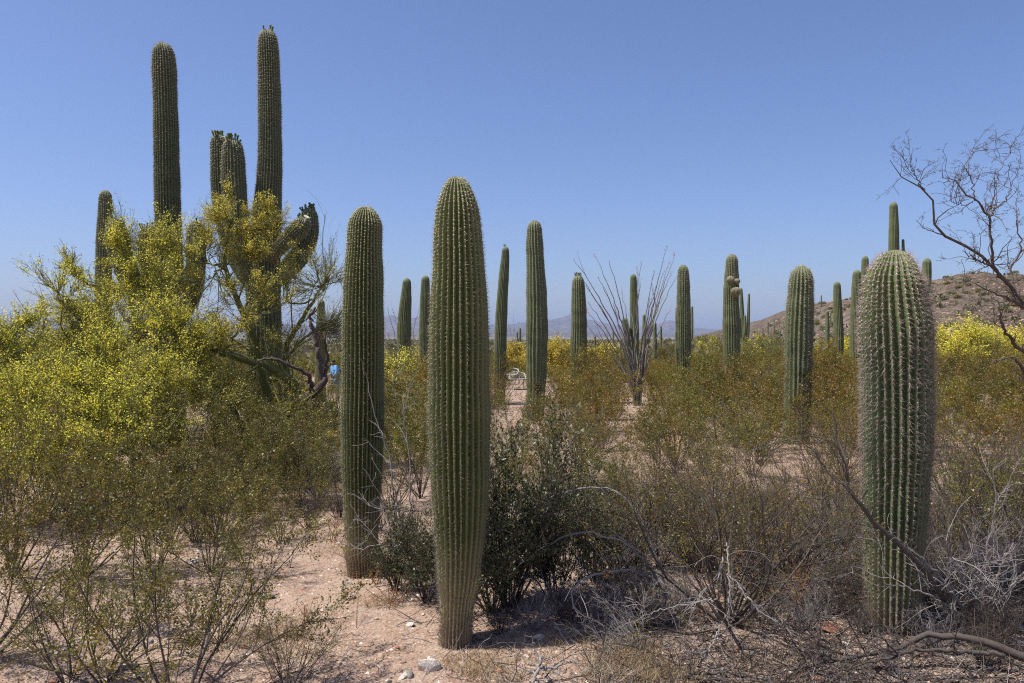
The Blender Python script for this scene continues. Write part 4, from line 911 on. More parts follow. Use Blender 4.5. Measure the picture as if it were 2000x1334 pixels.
dead_limbs('bleached forked dead limb lying over the green limbs, left of the pinched-foot dark saguaro', [
    [(548, gy(548, 9.4), 9.4, .07), (560, 800, 9.3, .06), (600, 775, 9.2, .052), (628, 752, 9.2, .045), (636, 738, 9.2, .03)],
    [(630, 752, 9.2, .035), (622, 700, 9.2, .028), (616, 660, 9.2, .025), (606, 620, 9.2, .02), (616, 600, 9.2, .012)],
    [(632, 745, 9.2, .025), (640, 700, 9.25, .016), (634, 660, 9.25, .012), (642, 640, 9.25, .006)],
    [(610, 770, 9.2, .03), (600, 730, 9.0, .022), (560, 712, 8.9, .017), (522, 700, 8.8, .013), (498, 716, 8.8, .008)]], tw=3, tl=.35, matn='mesq_bark')
dead_limbs('grey dead trunk fragments standing inside the yellow palo verde', [
    [(350, gy(350, 8.9), 8.9, .09), (335, 820, 8.9, .075), (318, 740, 8.8, .055), (300, 680, 8.7, .04), (260, 640, 8.7, .03), (225, 590, 8.8, .014)],
    [(330, 800, 8.8, .05), (296, 700, 8.6, .035), (285, 650, 8.6, .02)]], tw=5, tl=.5, matn='mesq_bark')
for i, (px, D, lab) in enumerate([(430, 8.4, 'grey dead brush heap under the palo verde, left half'), (540, 8.6, 'grey dead brush heap under the palo verde, right half'), (620, 9.0, 'thin pale dead brush beside the pinched-foot saguaro')]):
    L = []
    for k in range(14):
        a = rng.uniform(-60, 60); L.append([(px + a * .2, gy(px, D) - 4, D + rng.uniform(-.2, .2), .012), (px + a * .7, gy(px, D) - rng.uniform(20, 50), D + rng.uniform(-.3, .3), .009), (px + a * 1.3, gy(px, D) - rng.uniform(10, 110), D + rng.uniform(-.4, .4), .003)])
    r_ = dead_limbs(lab, L, 'dead_brush', tw=6, tl=.4, matn='dead_wood' if i else 'creo_stem', cat='dead brush', sub=5)
    ch = list(r_.children)

# far yellow palo verdes
def far_palo(label, px, D, wpx, toppy, botpy, yel, n=7, dens=1.0, group='palo verde trees in yellow bloom'):
    bl = []
    rs = np.random.default_rng(int(px))
    h = (botpy - toppy)
    for k in range(n):
        u = (k + .5) / n * 2 - 1; top = toppy + h * .28 * u * u + rs.uniform(0, h * .12)
        bl.append((px + u * wpx * .42, top + h * .26, wpx * .22, h * .26, D + rs.uniform(-.5, .5), dens, yel * rs.uniform(.8, 1.1)))
        bl.append((px + u * wpx * .38, top + h * .6, wpx * .2, h * .25, D - rs.uniform(.2, .8), dens * .8, yel * rs.uniform(.4, .8)))
    g = on_ground(px, D); gp = gy(px, D)
    limbs = [[(px, gp, D, .09), (px + a * .3, gp - h * .25, D, .06), (px + a, toppy + h * .45, D, .03)] for a in (-wpx * .25, 0, wpx * .25)]
    palo_tree(label, g, bl, limbs, group, flsize=.062 * D / 35, nsub=6, ntw=6, ntl=5, limb_r=.03, lsize=.045 * D / 35)
far_palo('bright yellow palo verde bush right of the nest-hole saguaro', 1085, 33, 115, 660, 738, .9, 8, 1.2)
far_palo('smaller yellow palo verde between the leaning and nest-hole saguaros', 1008, 36, 75, 668, 728, .7, 5)
far_palo('yellow palo verde glimpsed left of the ocotillo', 1180, 40, 70, 672, 720, .75, 5)
far_palo('large vivid yellow palo verde at the foot of the hill on the right', 1900, 31, 185, 630, 725, 1.0, 10, 1.5)
far_palo('yellow palo verde at the right edge below the hill', 2000, 35, 90, 636, 715, 1., 6, 1.3)
far_palo('small yellow-green palo verde between the two slim saguaros on the right', 1655, 42, 22, 655, 700, .5, 3)
far_palo('pale yellow-green palo verde behind the pinched-foot saguaro and the front centre one', 785, 17, 150, 668, 800, .42, 6, .9)
far_palo('greener palo verde low behind the front centre saguaro, left side', 800, 11.5, 110, 760, 960, .22, 5, .8)
far_palo('greenish palo verde mostly hidden behind the pinched-foot saguaro', 712, 24, 40, 662, 750, .3, 3, .7)
far_palo('pale green palo verde left of the ball-armed saguaro', 1385, 45, 60, 655, 690, .06, 4, .8)
far_palo('dull green palo verde between the ball-armed and barrel-like saguaros', 1490, 50, 90, 655, 695, .06, 5, .8)
far_palo('dull green palo verde between barrel-like and slim saguaros', 1605, 48, 55, 660, 705, .05, 4, .8)

# ------------------------------------------------------------------ mesquite at the right edge, bare branches, fallen branch
RR = 3.8
dead_limbs('dark thorny mesquite reaching into the sky from the right edge', [
    [(2180, 1110, 5.2, .05), (2160, 900, 5.1, .04), (2110, 760, 5.0, .03), (2050, 660, 4.9, .014), (1998, 590, 4.8, .0105), (1975, 560, 4.75, .010), (1930, 510, 4.7, .009), (1885, 478, 4.7, .0085), (1850, 462, 4.7, .008), (1826, 452, 4.7, .007), (1828, 420, 4.7, .0062), (1822, 395, 4.7, .0055), (1806, 372, 4.7, .005), (1770, 355, 4.7, .0035), (1738, 312, 4.7, .0015)],
    [(1806, 372, 4.7, .004), (1790, 350, 4.7, .003), (1782, 330, 4.7, .002), (1778, 302, 4.7, .001)],
    [(1982, 570, 4.75, .009), (1942, 520, 4.7, .008), (1936, 470, 4.65, .007), (1932, 425, 4.65, .0065), (1905, 392, 4.6, .005), (1880, 372, 4.6, .004), (1862, 350, 4.6, .003), (1840, 345, 4.6, .0022), (1848, 310, 4.6, .001)],
    [(1932, 425, 4.65, .006), (1948, 405, 4.7, .0045), (1968, 385, 4.7, .003), (1980, 350, 4.75, .0015)],
    [(1905, 392, 4.6, .004), (1896, 345, 4.6, .003), (1885, 325, 4.6, .0022), (1910, 288, 4.6, .001)],
    [(1932, 420, 4.65, .004), (1942, 380, 4.65, .003), (1950, 340, 4.6, .002), (1975, 298, 4.6, .001)],
    [(1900, 395, 4.6, .003), (1880, 400, 4.6, .002), (1842, 388, 4.6, .001)],
    [(2000, 600, 4.8, .012), (1975, 585, 4.5, .008), (1940, 572, 4.4, .005), (1890, 545, 4.4, .002)],
    [(1990, 590, 4.8, .01), (1975, 535, 4.9, .007), (1995, 480, 4.9, .005), (1985, 440, 4.9, .003), (1990, 405, 4.9, .001)],
    [(1940, 520, 4.7, .006), (1900, 505, 4.6, .004), (1880, 490, 4.6, .002)],
    [(2060, 720, 4.9, .007), (2000, 690, 4.8, .012), (1960, 640, 4.7, .007), (1950, 590, 4.7, .003)],
    [(2080, 780, 4.9, .007), (2010, 740, 4.7, .011), (1980, 700, 4.6, .006), (1930, 710, 4.5, .003)]],
    'mesquite_tree', tw=9, tl=.22, matn='mesq_bark', cat='tree', wig=.26, r0=.0038, sub=4, tw3=3, leafm='mesq_leaf', leafn=2, leaf=.010, thing_loc=on_ground(2180, 5.2), upk=.5)
dead_limbs('long bare branch slanting across the squat pinkish-spined saguaro', [
    [(1860, 1190, 4.1, .014), (1810, 1120, 3.95, .013), (1760, 1068, 3.9, .012), (1715, 1025, 3.88, .011), (1680, 985, 3.85, .010), (1655, 950, 3.85, .008), (1652, 900, 3.85, .006), (1640, 860, 3.9, .005), (1628, 815, 3.9, .003), (1600, 775, 3.9, .0015)],
    [(1668, 965, 3.85, .007), (1620, 925, 3.9, .005), (1590, 880, 3.9, .004), (1540, 860, 3.95, .003), (1500, 862, 4.0, .002), (1455, 890, 4.0, .001)],
    [(1655, 940, 3.85, .005), (1640, 880, 3.8, .004), (1600, 855, 3.8, .003), (1550, 855, 3.8, .0025), (1470, 880, 3.85, .001)]],
    'bare_branch', tw=7, tl=.3, matn='creo_stem', cat='branch', sub=4, r0=.003, thing_loc=on_ground(1862, 4.1))
dead_limbs('pale bleached branches arching low in front of the oval-leaved bush', [
    [(1300, 1165, 4.5, .008), (1255, 1120, 4.4, .007), (1180, 1118, 4.3, .006), (1130, 1140, 4.2, .005), (1116, 1170, 4.15, .004), (1130, 1205, 4.1, .002)],
    [(1300, 1160, 4.5, .007), (1240, 1075, 4.4, .006), (1150, 1040, 4.4, .005), (1080, 1060, 4.4, .004), (1010, 1108, 4.4, .002)],
    [(1300, 1150, 4.5, .007), (1250, 1010, 4.5, .006), (1190, 955, 4.5, .005), (1100, 963, 4.5, .004), (1035, 1000, 4.5, .003), (1012, 1055, 4.5, .0015)]],
    'bare_branch', tw=5, tl=.28, matn='dead_wood', cat='branch', sub=4, r0=.0025, thing_loc=on_ground(1300, 4.5))
dead_limbs('white dead twigs hanging at the foot of the leafless creosote, front right', [
    [(1400, 1150, 4.0, .004), (1412, 1090, 3.95, .004), (1398, 1130, 3.9, .003), (1330, 1195, 3.8, .001)], [(1420, 1060, 4.0, .004), (1424, 1140, 3.9, .0045), (1422, 1250, 3.85, .002)],
    [(1440, 1140, 3.9, .005), (1480, 1190, 3.85, .004), (1560, 1240, 3.8, .0015)], [(1405, 1230, 3.9, .005), (1385, 1270, 3.8, .003), (1350, 1310, 3.75, .001)], [(1400, 1170, 3.9, .004), (1300, 1190, 3.9, .003), (1200, 1230, 3.85, .001)]],
    'dead_twigs', tw=6, tl=.2, matn='dead_wood', cat='dead branch', sub=4, r0=.002, thing_loc=on_ground(1410, 4.0))
dead_limbs('thick dark fallen branch across the bottom right corner', [
    [(2120, 1345, 3.55, .028), (2040, 1300, 3.6, .023), (1960, 1268, 3.65, .020), (1880, 1245, 3.7, .017), (1810, 1242, 3.75, .014), (1740, 1268, 3.75, .012), (1660, 1285, 3.75, .009), (1580, 1300, 3.7, .006), (1500, 1320, 3.65, .003)],
    [(1960, 1280, 3.6, .012), (1880, 1272, 3.62, .010), (1800, 1270, 3.62, .008), (1720, 1290, 3.6, .006), (1640, 1310, 3.6, .003)],
    [(1650, 1290, 3.7, .008), (1600, 1280, 3.7, .006), (1600, 1230, 3.7, .004), (1590, 1190, 3.7, .002)]],
    'fallen_branch', tw=9, tl=.3, matn='dark_bark', cat='branch', sub=5, r0=.004, tw3=2)
dead_limbs('tangle of pale dry twigs at the foot of the squat pinkish-spined saguaro', [
    [(1900 + a * .2, 1210, 4.1, .006), (1850 + a, 1120 + b, 4.0, .005), (1800 + a * 1.8, 1060 + 2 * b, 3.95, .002)] for a, b in [(-20, 0), (20, -10), (60, 20), (100, 0), (0, 30), (-40, 40), (140, 10), (80, -40)]],
    'dry_twigs', tw=8, tl=.3, matn='dead_wood', cat='dead branch', sub=5, r0=.0025)
dead_limbs('small forked grey stick lying on the sand, bottom centre', [[(1040, 1340, 3.62, .008), (1052, 1300, 3.68, .008), (1056, 1285, 3.7, .006), (1040, 1272, 3.75, .003)], [(1056, 1305, 3.7, .007), (1090, 1302, 3.72, .006), (1110, 1292, 3.74, .004), (1135, 1300, 3.72, .002)]], 'fallen_stick', tw=3, tl=.15, cat='stick', sub=3)
dead_limbs('blackish thin twigs lying along the bottom edge, right of centre', [[(1320, 1325, 3.62, .007), (1380, 1315, 3.65, .007), (1440, 1322, 3.65, .005), (1500, 1335, 3.6, .003)], [(1340, 1325, 3.6, .005), (1420, 1330, 3.6, .004), (1480, 1345, 3.55, .002)]], 'fallen_twigs', tw=6, tl=.15, matn='dark_bark', cat='stick', sub=3)
dead_limbs('pale thin twigs crossing the pinched-foot dark saguaro', [
    [(800, 1075, 5.0, .005), (770, 1010, 4.9, .004), (720, 985, 4.85, .003), (690, 965, 4.8, .001)], [(800, 1075, 5.0, .004), (750, 1065, 4.9, .004), (700, 1072, 4.85, .003), (660, 1055, 4.85, .001)], [(790, 1070, 5.0, .005), (760, 900, 5.0, .004), (730, 800, 5.0, .003), (705, 700, 5.0, .001)], [(800, 1060, 5.0, .005), (800, 900, 5.0, .004), (790, 800, 5.0, .003), (815, 720, 5.0, .001)]],
    'bare_branch', tw=6, tl=.3, matn='dead_wood', cat='branch', sub=4, r0=.0022, thing_loc=on_ground(800, 5.0))

# ------------------------------------------------------------------ ocotillos
def ocotillo(label, basepx, D, tips, r0=.024, mid=.35, flowers=.6, leafy=0):
    g = on_ground(basepx, D); root = empty('ocotillo', g); fl = MB()
    for (tx, ty, dz) in tips:
        tip = at(tx, ty, D + dz); b = g + np.array([rng.normal(0, .06), rng.normal(0, .06), 0]); Lh = tip[2] - b[2]
        m1 = b + (tip - b) * np.array([.22, .22, .38]); m2 = b + (tip - b) * np.array([.62, .62, .74])
        P = spline([(*b, r0), (*m1, r0 * .8), (*m2, r0 * .5), (*tip, r0 * .18)], 22); P[2:-1, :3] += rng.normal(0, .012, (19, 3))
        mb = MB(); tubes(mb, P[None, :, :3], P[None, :, 3], 6, a=np.array([rng.random()]))
        pt, dd = samp(P[None, :, :3], 60, .1, 1); tp = nrm(np.cross(dd, rng.normal(size=dd.shape)))
        Pt = np.stack([pt, pt + tp * .03], 1); tubes(mb, Pt, np.tile([.003, .0008], (len(pt), 1)), 3)
        if rng.random() < .35:
            s1, d1, _, _, _ = kids_of(P[None, :, :3], P[None, :, 3], 1, .6, .85, .3, .5); P1 = grow(s1, d1 + [0, 0, .5], rng.uniform(.4, .9, 1), 7, .1, .03); tubes(mb, P1, taper(np.array([r0 * .35]), .002, 1, 7), 5)
        mb.build('cane', M['ocotillo'], root, off=g)
        if rng.random() < flowers:
            q = P[-1, :3]; d = nrm(P[-1, :3] - P[-2, :3]); n = 26; t = rng.random((n, 1)); leaves(fl, q + d * t * .14 + rng.normal(0, .010, (n, 3)), .028, .4)
    if fl.n: fl.build('blossom', M['red_flower'], root, smooth=False, off=g)
    tag(root, label, 'ocotillo', 'ocotillo shrubs'); return root
ocotillo('big ocotillo with many fanning canes and red tips, centre right', 1245, 20.5, [
    (1120, 505, .2), (1128, 532, -.2), (1148, 590, .3), (1145, 560, .4), (1165, 505, .5), (1190, 508, .1), (1168, 540, -.2), (1150, 640, .4), (1148, 610, -.5), (1180, 560, .8), (1215, 575, .6), (1166, 665, -.4), (1205, 600, -.3),
    (1252, 510, .2), (1277, 528, .4), (1300, 490, -.2), (1316, 502, .2), (1305, 520, .5), (1308, 540, -.5), (1295, 535, .8), (1245, 532, -.5), (1322, 540, .3), (1290, 565, .7), (1303, 615, .2), (1270, 580, -.7), (1230, 600, .9), (1285, 545, -.1)], flowers=.5)
ocotillo('ocotillo with red flower tips seen through the left palo verde', 120, 22, [(40, 600, 0), (85, 598, .2), (60, 625, .4), (155, 605, 0), (175, 640, .3), (30, 575, 0), (110, 620, -.3), (140, 635, .2), (95, 640, 0), (190, 620, .1)], flowers=1)
ocotillo('sparse ocotillo canes between the pinched-foot and front centre saguaros', 790, 19, [(757, 600, 0), (770, 615, .3), (818, 600, .1), (745, 640, 0), (760, 660, .2), (805, 640, .3)], r0=.014, flowers=.7)
ocotillo('small ocotillo wisps behind the leaning slim saguaro', 1010, 40, [(1003, 618, 0), (1014, 632, .2), (996, 640, 0), (1028, 628, 0)], r0=.014, flowers=1)
ocotillo('greyish leafless ocotillo left of the barrel-like saguaro, at the hill foot', 1522, 38, [(1488, 648, 0), (1497, 636, .2), (1505, 645, .5), (1515, 632, 0), (1526, 636, -.3), (1534, 640, .2), (1480, 660, 0), (1510, 655, .4), (1530, 660, .2), (1495, 662, -.2)], r0=.03, flowers=0)

# ------------------------------------------------------------------ prickly pears
def pad_mesh():
    mb = MB(); nu, nv = 12, 7; V = []
    for j in range(nv):
        ph = math.pi * j / (nv - 1)
        for i in range(nu):
            a = 2 * math.pi * i / nu; V.append((math.sin(ph) * math.cos(a) * .09, math.sin(ph) * math.sin(a) * .018, .11 - .12 * math.cos(ph)))
    idx = np.arange(nu * nv).reshape(nv, nu); q = np.stack([idx[:-1], np.roll(idx, -1, 1)[:-1], np.roll(idx, -1, 1)[1:], idx[1:]], -1).reshape(-1, 4)
    mb.add(np.array(V), q); return mb.mesh('pad', mat('prickly_pear_skin', lambda t, o: principled(t, o, mixc(t, noise(t, 8, 3, coords(t)), (.17, .22, .09), (.32, .34, .14)), .6, .2)))
PAD = pad_mesh()
def prickly(label, px, D, n, sc=1.0):
    g = on_ground(px, D); root = empty('prickly_pear', g)
    pads = []
    for k in range(n):
        if k < n * .35 or not pads: p = np.array([rng.normal(0, .28), rng.normal(0, .2), 0]); t = rng.normal(0, .3, 2)
        else:
            b, tb = pads[rng.integers(len(pads))]; t = tb + rng.normal(0, .5, 2); p = b + np.array([math.sin(tb[1]) * .2, -math.sin(tb[0]) * .2, .2 * math.cos(tb[0]) * math.cos(tb[1])]) * sc
        pads.append((p, t)); inst('pad', PAD, root, p, (t[0], t[1], rng.uniform(0, 3)), (sc, sc, sc))
    tag(root, label, 'cactus', 'prickly pears')
prickly('pale yellow-green prickly pear left of the barrel-like saguaro', 1522, 24, 26, 1.5)
prickly('pale prickly pear clump right of the column saguaro', 1368, 22, 22, .8)
prickly('prickly pear behind the small knob-armed saguaro', 598, 18, 18, 1.1)

# ------------------------------------------------------------------ white wire chairs, slab bench, person
def wire_chair(label, px, py, rz, sc=1.0):
    g = ground(px, py); root = empty('metal_chair', g, rz)
    def tb(name, pts, r_, closed=False):
        mb = MB(); P = spline([(*p, r_) for p in pts], 24); tubes(mb, P[None, :, :3], P[None, :, 3], 6, a=np.array([.5])); return mb.build(name, M['wire'], root)
    W, Dp_, H, SH = .27 * sc, .24 * sc, .62 * sc, .40 * sc
    tb('backrest_rail', [(-W, -.02, SH), (-W * 1.08, .16, H * .9), (-W * .6, Dp_, H), (0, Dp_ * 1.1, H * 1.03), (W * .6, Dp_, H), (W * 1.08, .16, H * .9), (W, -.02, SH)], .022)
    tb('seat_rim', [(-W, -Dp_, SH), (0, -Dp_ * 1.15, SH), (W, -Dp_, SH), (W, 0, SH), (W, Dp_, SH), (0, Dp_ * 1.1, SH), (-W, Dp_, SH), (-W, 0, SH), (-W, -Dp_, SH)], .022)
    for a in (-.8, -.4, .0, .4, .8): tb('back_wire', [(W * a, Dp_ * .95, SH), (W * a, Dp_ * 1.05, (SH + H) / 2), (W * a, Dp_ * 1.05, H)], .007)
    mb = MB(); xs, ys = 12, 12; X, Y = np.meshgrid(np.linspace(-W, W, xs), np.linspace(-Dp_, Dp_, ys)); Z = SH - .012 * np.cos(X / W * 1.4)
    V = np.stack([X, Y, Z], -1); idx = np.arange(xs * ys).reshape(ys, xs)
    V = np.concatenate([V.reshape(-1, 3), V.reshape(-1, 3) - [0, 0, .012]]); q1 = np.stack([idx[:-1, :-1], idx[:-1, 1:], idx[1:, 1:], idx[1:, :-1]], -1).reshape(-1, 4)
    mb.add(V, np.concatenate([q1, q1[:, ::-1] + xs * ys])); mb.build('seat', M['wire'], root)
    for sx in (-1, 1):
        for sy in (-1, 1): tb('leg', [(sx * W * .9, sy * Dp_ * .9, SH), (sx * W, sy * Dp_, SH * .5), (sx * W * 1.05, sy * Dp_ * 1.05, -.02)], .016)
    tag(root, label, 'chair', 'white metal chairs in the clearing')
wire_chair('white metal chair with curved back left of the nest-hole saguaro', 1012, 762, .25, 1.0)
wire_chair('farther white metal chair partly behind the other one', 997, 751, -.3, 1.0)
def slab(label, px, D, L, W, H):
    g = on_ground(px, D); root = empty('stone_bench', g); 
    def box(name, c, sz):
        mb = MB(); x, y, z = np.array(sz) / 2; b = .02; V = []
        prof = [(-x, -y), (x, -y), (x, y), (-x, y)]
        for zz, ins in ((-z, b), (-z + b, 0), (z - b, 0), (z, b)):
            for (a_, b_) in prof: V.append((c[0] + a_ - np.sign(a_) * ins, c[1] + b_ - np.sign(b_) * ins, c[2] + zz))
        idx = np.arange(16).reshape(4, 4); q = np.stack([idx[:-1], np.roll(idx, -1, 1)[:-1], np.roll(idx, -1, 1)[1:], idx[1:]], -1).reshape(-1, 4)
        q = np.concatenate([q, [[3, 2, 1, 0], [12, 13, 14, 15]]]); mb.add(np.array(V), q); mb.build(name, M['slab'], root, smooth=False)
    box('seat', (0, 0, H), (L, W, .14)); box('leg', (-L * .35, 0, H / 2 - .1), (.18, W * .8, H)); box('leg', (L * .35, 0, H / 2 - .1), (.18, W * .8, H))
    tag(root, label, 'bench')
slab('low pale stone bench among bushes right of the ball-armed saguaro', 1486, 29, .85, .45, .42)

def person():
    g = on_ground(658, 31.5); root_z = g[2]
    skin = mat('skin', lambda t, o: principled(t, o, (.45, .26, .18), .6, .3)); shirt = mat('blue_shirt', lambda t, o: principled(t, o, mixc(t, noise(t, 14, 3, coords(t)), (.10, .27, .50), (.20, .42, .62)), .8, .1))
    trou = mat('blue_trousers', lambda t, o: principled(t, o, (.13, .30, .50), .8, .1)); hair = mat('dark_hair', lambda t, o: principled(t, o, (.02, .016, .013), .7, .2))
    dz = .42
    root = empty('person', g, -.9)
    def skinmesh(name, verts, edges, rad, m, root_i=0):
        me = bpy.data.meshes.new(name); me.from_pydata(verts, edges, []); o = bpy.data.objects.new(name, me); COL.objects.link(o); o.parent = root; me.materials.append(m)
        md = o.modifiers.new('skin', 'SKIN'); md.use_smooth_shade = True
        if not me.skin_vertices: 
            bpy.context.view_layer.objects.active = o
        if len(me.skin_vertices) == 0: 
            return o
        for i, r_ in enumerate(rad): me.skin_vertices[0].data[i].radius = (r_, r_)
        me.skin_vertices[0].data[root_i].use_root = True
        o.modifiers.new('sub', 'SUBSURF').levels = 1; o.modifiers[-1].render_levels = 2
        return o
    # standing figure bending slightly forward towards -Y
    v = [(0, 0, .93), (0, -.04, 1.12), (0, -.10, 1.32), (0, -.14, 1.44), (0, -.17, 1.52), (0, -.19, 1.62),
         (.17, -.12, 1.38), (.26, -.16, 1.12), (.24, -.34, .98), (-.17, -.12, 1.38), (-.28, -.10, 1.12), (-.24, -.30, 1.02),
         (.10, 0, .86), (.11, -.05, .48), (.11, .02, .08), (.11, -.14, .04), (-.10, 0, .86), (-.12, .02, .48), (-.12, .12, .08), (-.12, -.02, .04)]
    e = [(0, 1), (1, 2), (2, 3), (3, 4), (4, 5), (2, 6), (6, 7), (7, 8), (2, 9), (9, 10), (10, 11), (0, 12), (12, 13), (13, 14), (14, 15), (0, 16), (16, 17), (17, 18), (18, 19)]
    rad = [.14, .13, .15, .06, .055, .095, .065, .045, .035, .065, .045, .035, .095, .065, .045, .04, .095, .065, .045, .04]
    skinmesh('body', v, e, rad, skin)
    skinmesh('shirt', [(0, 0, .90), (0, -.04, 1.12), (0, -.10, 1.33), (0, -.13, 1.42), (.17, -.12, 1.38), (.26, -.16, 1.12), (.245, -.28, 1.02), (-.17, -.12, 1.38), (-.28, -.10, 1.12), (-.25, -.24, 1.04)],
             [(0, 1), (1, 2), (2, 3), (2, 4), (4, 5), (5, 6), (2, 7), (7, 8), (8, 9)], [.165, .15, .17, .075, .08, .06, .05, .08, .06, .05], shirt)
    skinmesh('trousers', [(0, 0, .93), (.10, 0, .84), (.11, -.05, .48), (.11, .02, .12), (-.10, 0, .84), (-.12, .02, .48), (-.12, .12, .12)], [(0, 1), (1, 2), (2, 3), (0, 4), (4, 5), (5, 6)], [.15, .11, .08, .06, .11, .08, .06], trou)
    skinmesh('hair', [(0, -.17, 1.66), (0, -.16, 1.60), (0, -.12, 1.56)], [(0, 1), (1, 2)], [.105, .10, .06], hair)
    tag(root, 'person in bright blue shirt bending, half hidden behind the pinched-foot dark saguaro', 'person')
person()

# ------------------------------------------------------------------ scrub far off, shrubs and boulders on the hill
def clump_mesh(n, seed, leaf=.3, wd=1.0, lm='grey_leaf'):
    r_ = np.random.default_rng(seed); p = nrm(r_.normal(size=(n, 3))) * r_.random((n, 1)) ** .4 * np.array([wd, wd, .7]); p[:, 2] = np.abs(p[:, 2]) + .05
    mb = MB(); leaves(mb, p, leaf, .8); st, d = fan(7, .2, 1.1); P = grow(st, d, .9 * wd, 4, .15, .02); m2 = MB(); tubes(m2, P, taper(.02, .006, 7, 4), 3)
    return mb.mesh('foliage', M[lm], False), m2.mesh('stems', M['creo_stem'])
CL = [clump_mesh(420, k, .20, 1.0, lm) for k, lm in enumerate(['grey_leaf', 'creo_leaf', 'grey_leaf'])]
rh = np.random.default_rng(8)
for k in range(290):
    px = rh.uniform(1470, 2060); D = rh.uniform(135, 305)
    g = hill_point(px, D)
    if g[2] < terr(g[0], g[1]) - .1: continue
    o = empty('hill_shrub', g); f_, s_ = CL[k % 3]; sc = rh.uniform(.6, 1.6)
    inst('foliage', f_, o); inst('stems', s_, o); o.scale = (sc, sc, sc * .9); o.rotation_euler[2] = rh.uniform(0, 6)
    row = 'at the foot of' if D < 180 else 'halfway up' if D < 240 else 'high on'
    colm = 'left of the barrel saguaro' if px < 1540 else 'between the barrel and the squat saguaro' if px < 1690 else 'behind the squat saguaro' if px < 1820 else 'right of the squat saguaro' if px < 1920 else 'behind the thorny mesquite'
    tag(o, f"{'small' if sc < .95 else 'medium' if sc < 1.25 else 'large'} {['dull grey-green', 'olive', 'grey'][k % 3]} shrub {row} the hill, {colm}", 'shrub', 'shrubs on the hillside')
def far_scrub():
    n = 4800; D = 46 * (1200 / 46) ** (rh.random(n) ** 1.25); px = rh.uniform(-120, 2120, n); x = (px - 1000) / F * D
    z = terr(x, D); hm = (x > 60) & (D > 112) & (D < 560); z = np.where(hm, np.maximum(z, hill_z(x, D)), z)
    keep = ~(hm & (D > 300)); x, D, z = x[keep], D[keep], z[keep]; n = len(x)
    per = 15; c = np.stack([x, D, z], -1); sz = rh.uniform(.6, 1.4, n) * (1 + D / 700)
    p = nrm(rh.normal(size=(n, per, 3))) * (rh.random((n, per, 1)) ** .4) * np.array([1.1, 1.1, .85]); p[..., 2] = np.abs(p[..., 2])
    p = c[:, None] + p * sz[:, None, None]; mb = MB(); a = np.clip(np.repeat(rh.random(n), per) + rh.normal(0, .15, n * per), 0, 1)
    leaves(mb, p.reshape(-1, 3), np.repeat(sz * .5, per), .9, a=a)
    tag(mb.build('far_scrub', M['grey_leaf'], smooth=False), kind='stuff')
far_scrub()
def rock_shape(seed, sub=2, flat=.6):
    import bmesh
    bm = bmesh.new(); bmesh.ops.create_icosphere(bm, subdivisions=sub, radius=1); r_ = np.random.default_rng(seed)
    V = np.array([v.co[:] for v in bm.verts]); Fc = np.array([[v.index for v in f.verts] for f in bm.faces]); bm.free()
    for _ in range(9):      # chop with planes for facets
        n = nrm(r_.normal(size=3)); d = r_.uniform(.55, .9); t = V @ n - d; V = V - np.clip(t, 0, None)[:, None] * n
    V = V * np.array([1, r_.uniform(.6, 1), flat]) * (1 + r_.normal(0, .02, (len(V), 1)))
    return V, Fc
def hill_rocks():
    n = 6500; px = rh.uniform(1440, 2080, n); D = rh.uniform(125, 305, n); x = (px - 1000) / F * D; z = hill_z(x, D); k = z > terr(x, D) + .3
    x, D, z = x[k], D[k], z[k]; n = len(x); mb = MB(); V, Fc = rock_shape(3, 1, .7)
    sc = (.18 + .5 * rh.random(n) ** 3)[:, None, None]; rz = rh.uniform(0, 6.28, n); c, s_ = np.cos(rz)[:, None], np.sin(rz)[:, None]
    VV = np.stack([V[None, :, 0] * c - V[None, :, 1] * s_, V[None, :, 0] * s_ + V[None, :, 1] * c, np.broadcast_to(V[None, :, 2], (n, len(V)))], -1) * sc + np.stack([x, D, z], -1)[:, None]
    T = (Fc[None] + (np.arange(n) * len(V))[:, None, None]).reshape(-1, 3); mb.add(VV.reshape(-1, 3), T=T, a=np.repeat(rh.random(n) * .5, len(V)))
    tag(mb.build('hill_boulders', M['pebble'], smooth=False), kind='stuff')
hill_rocks()

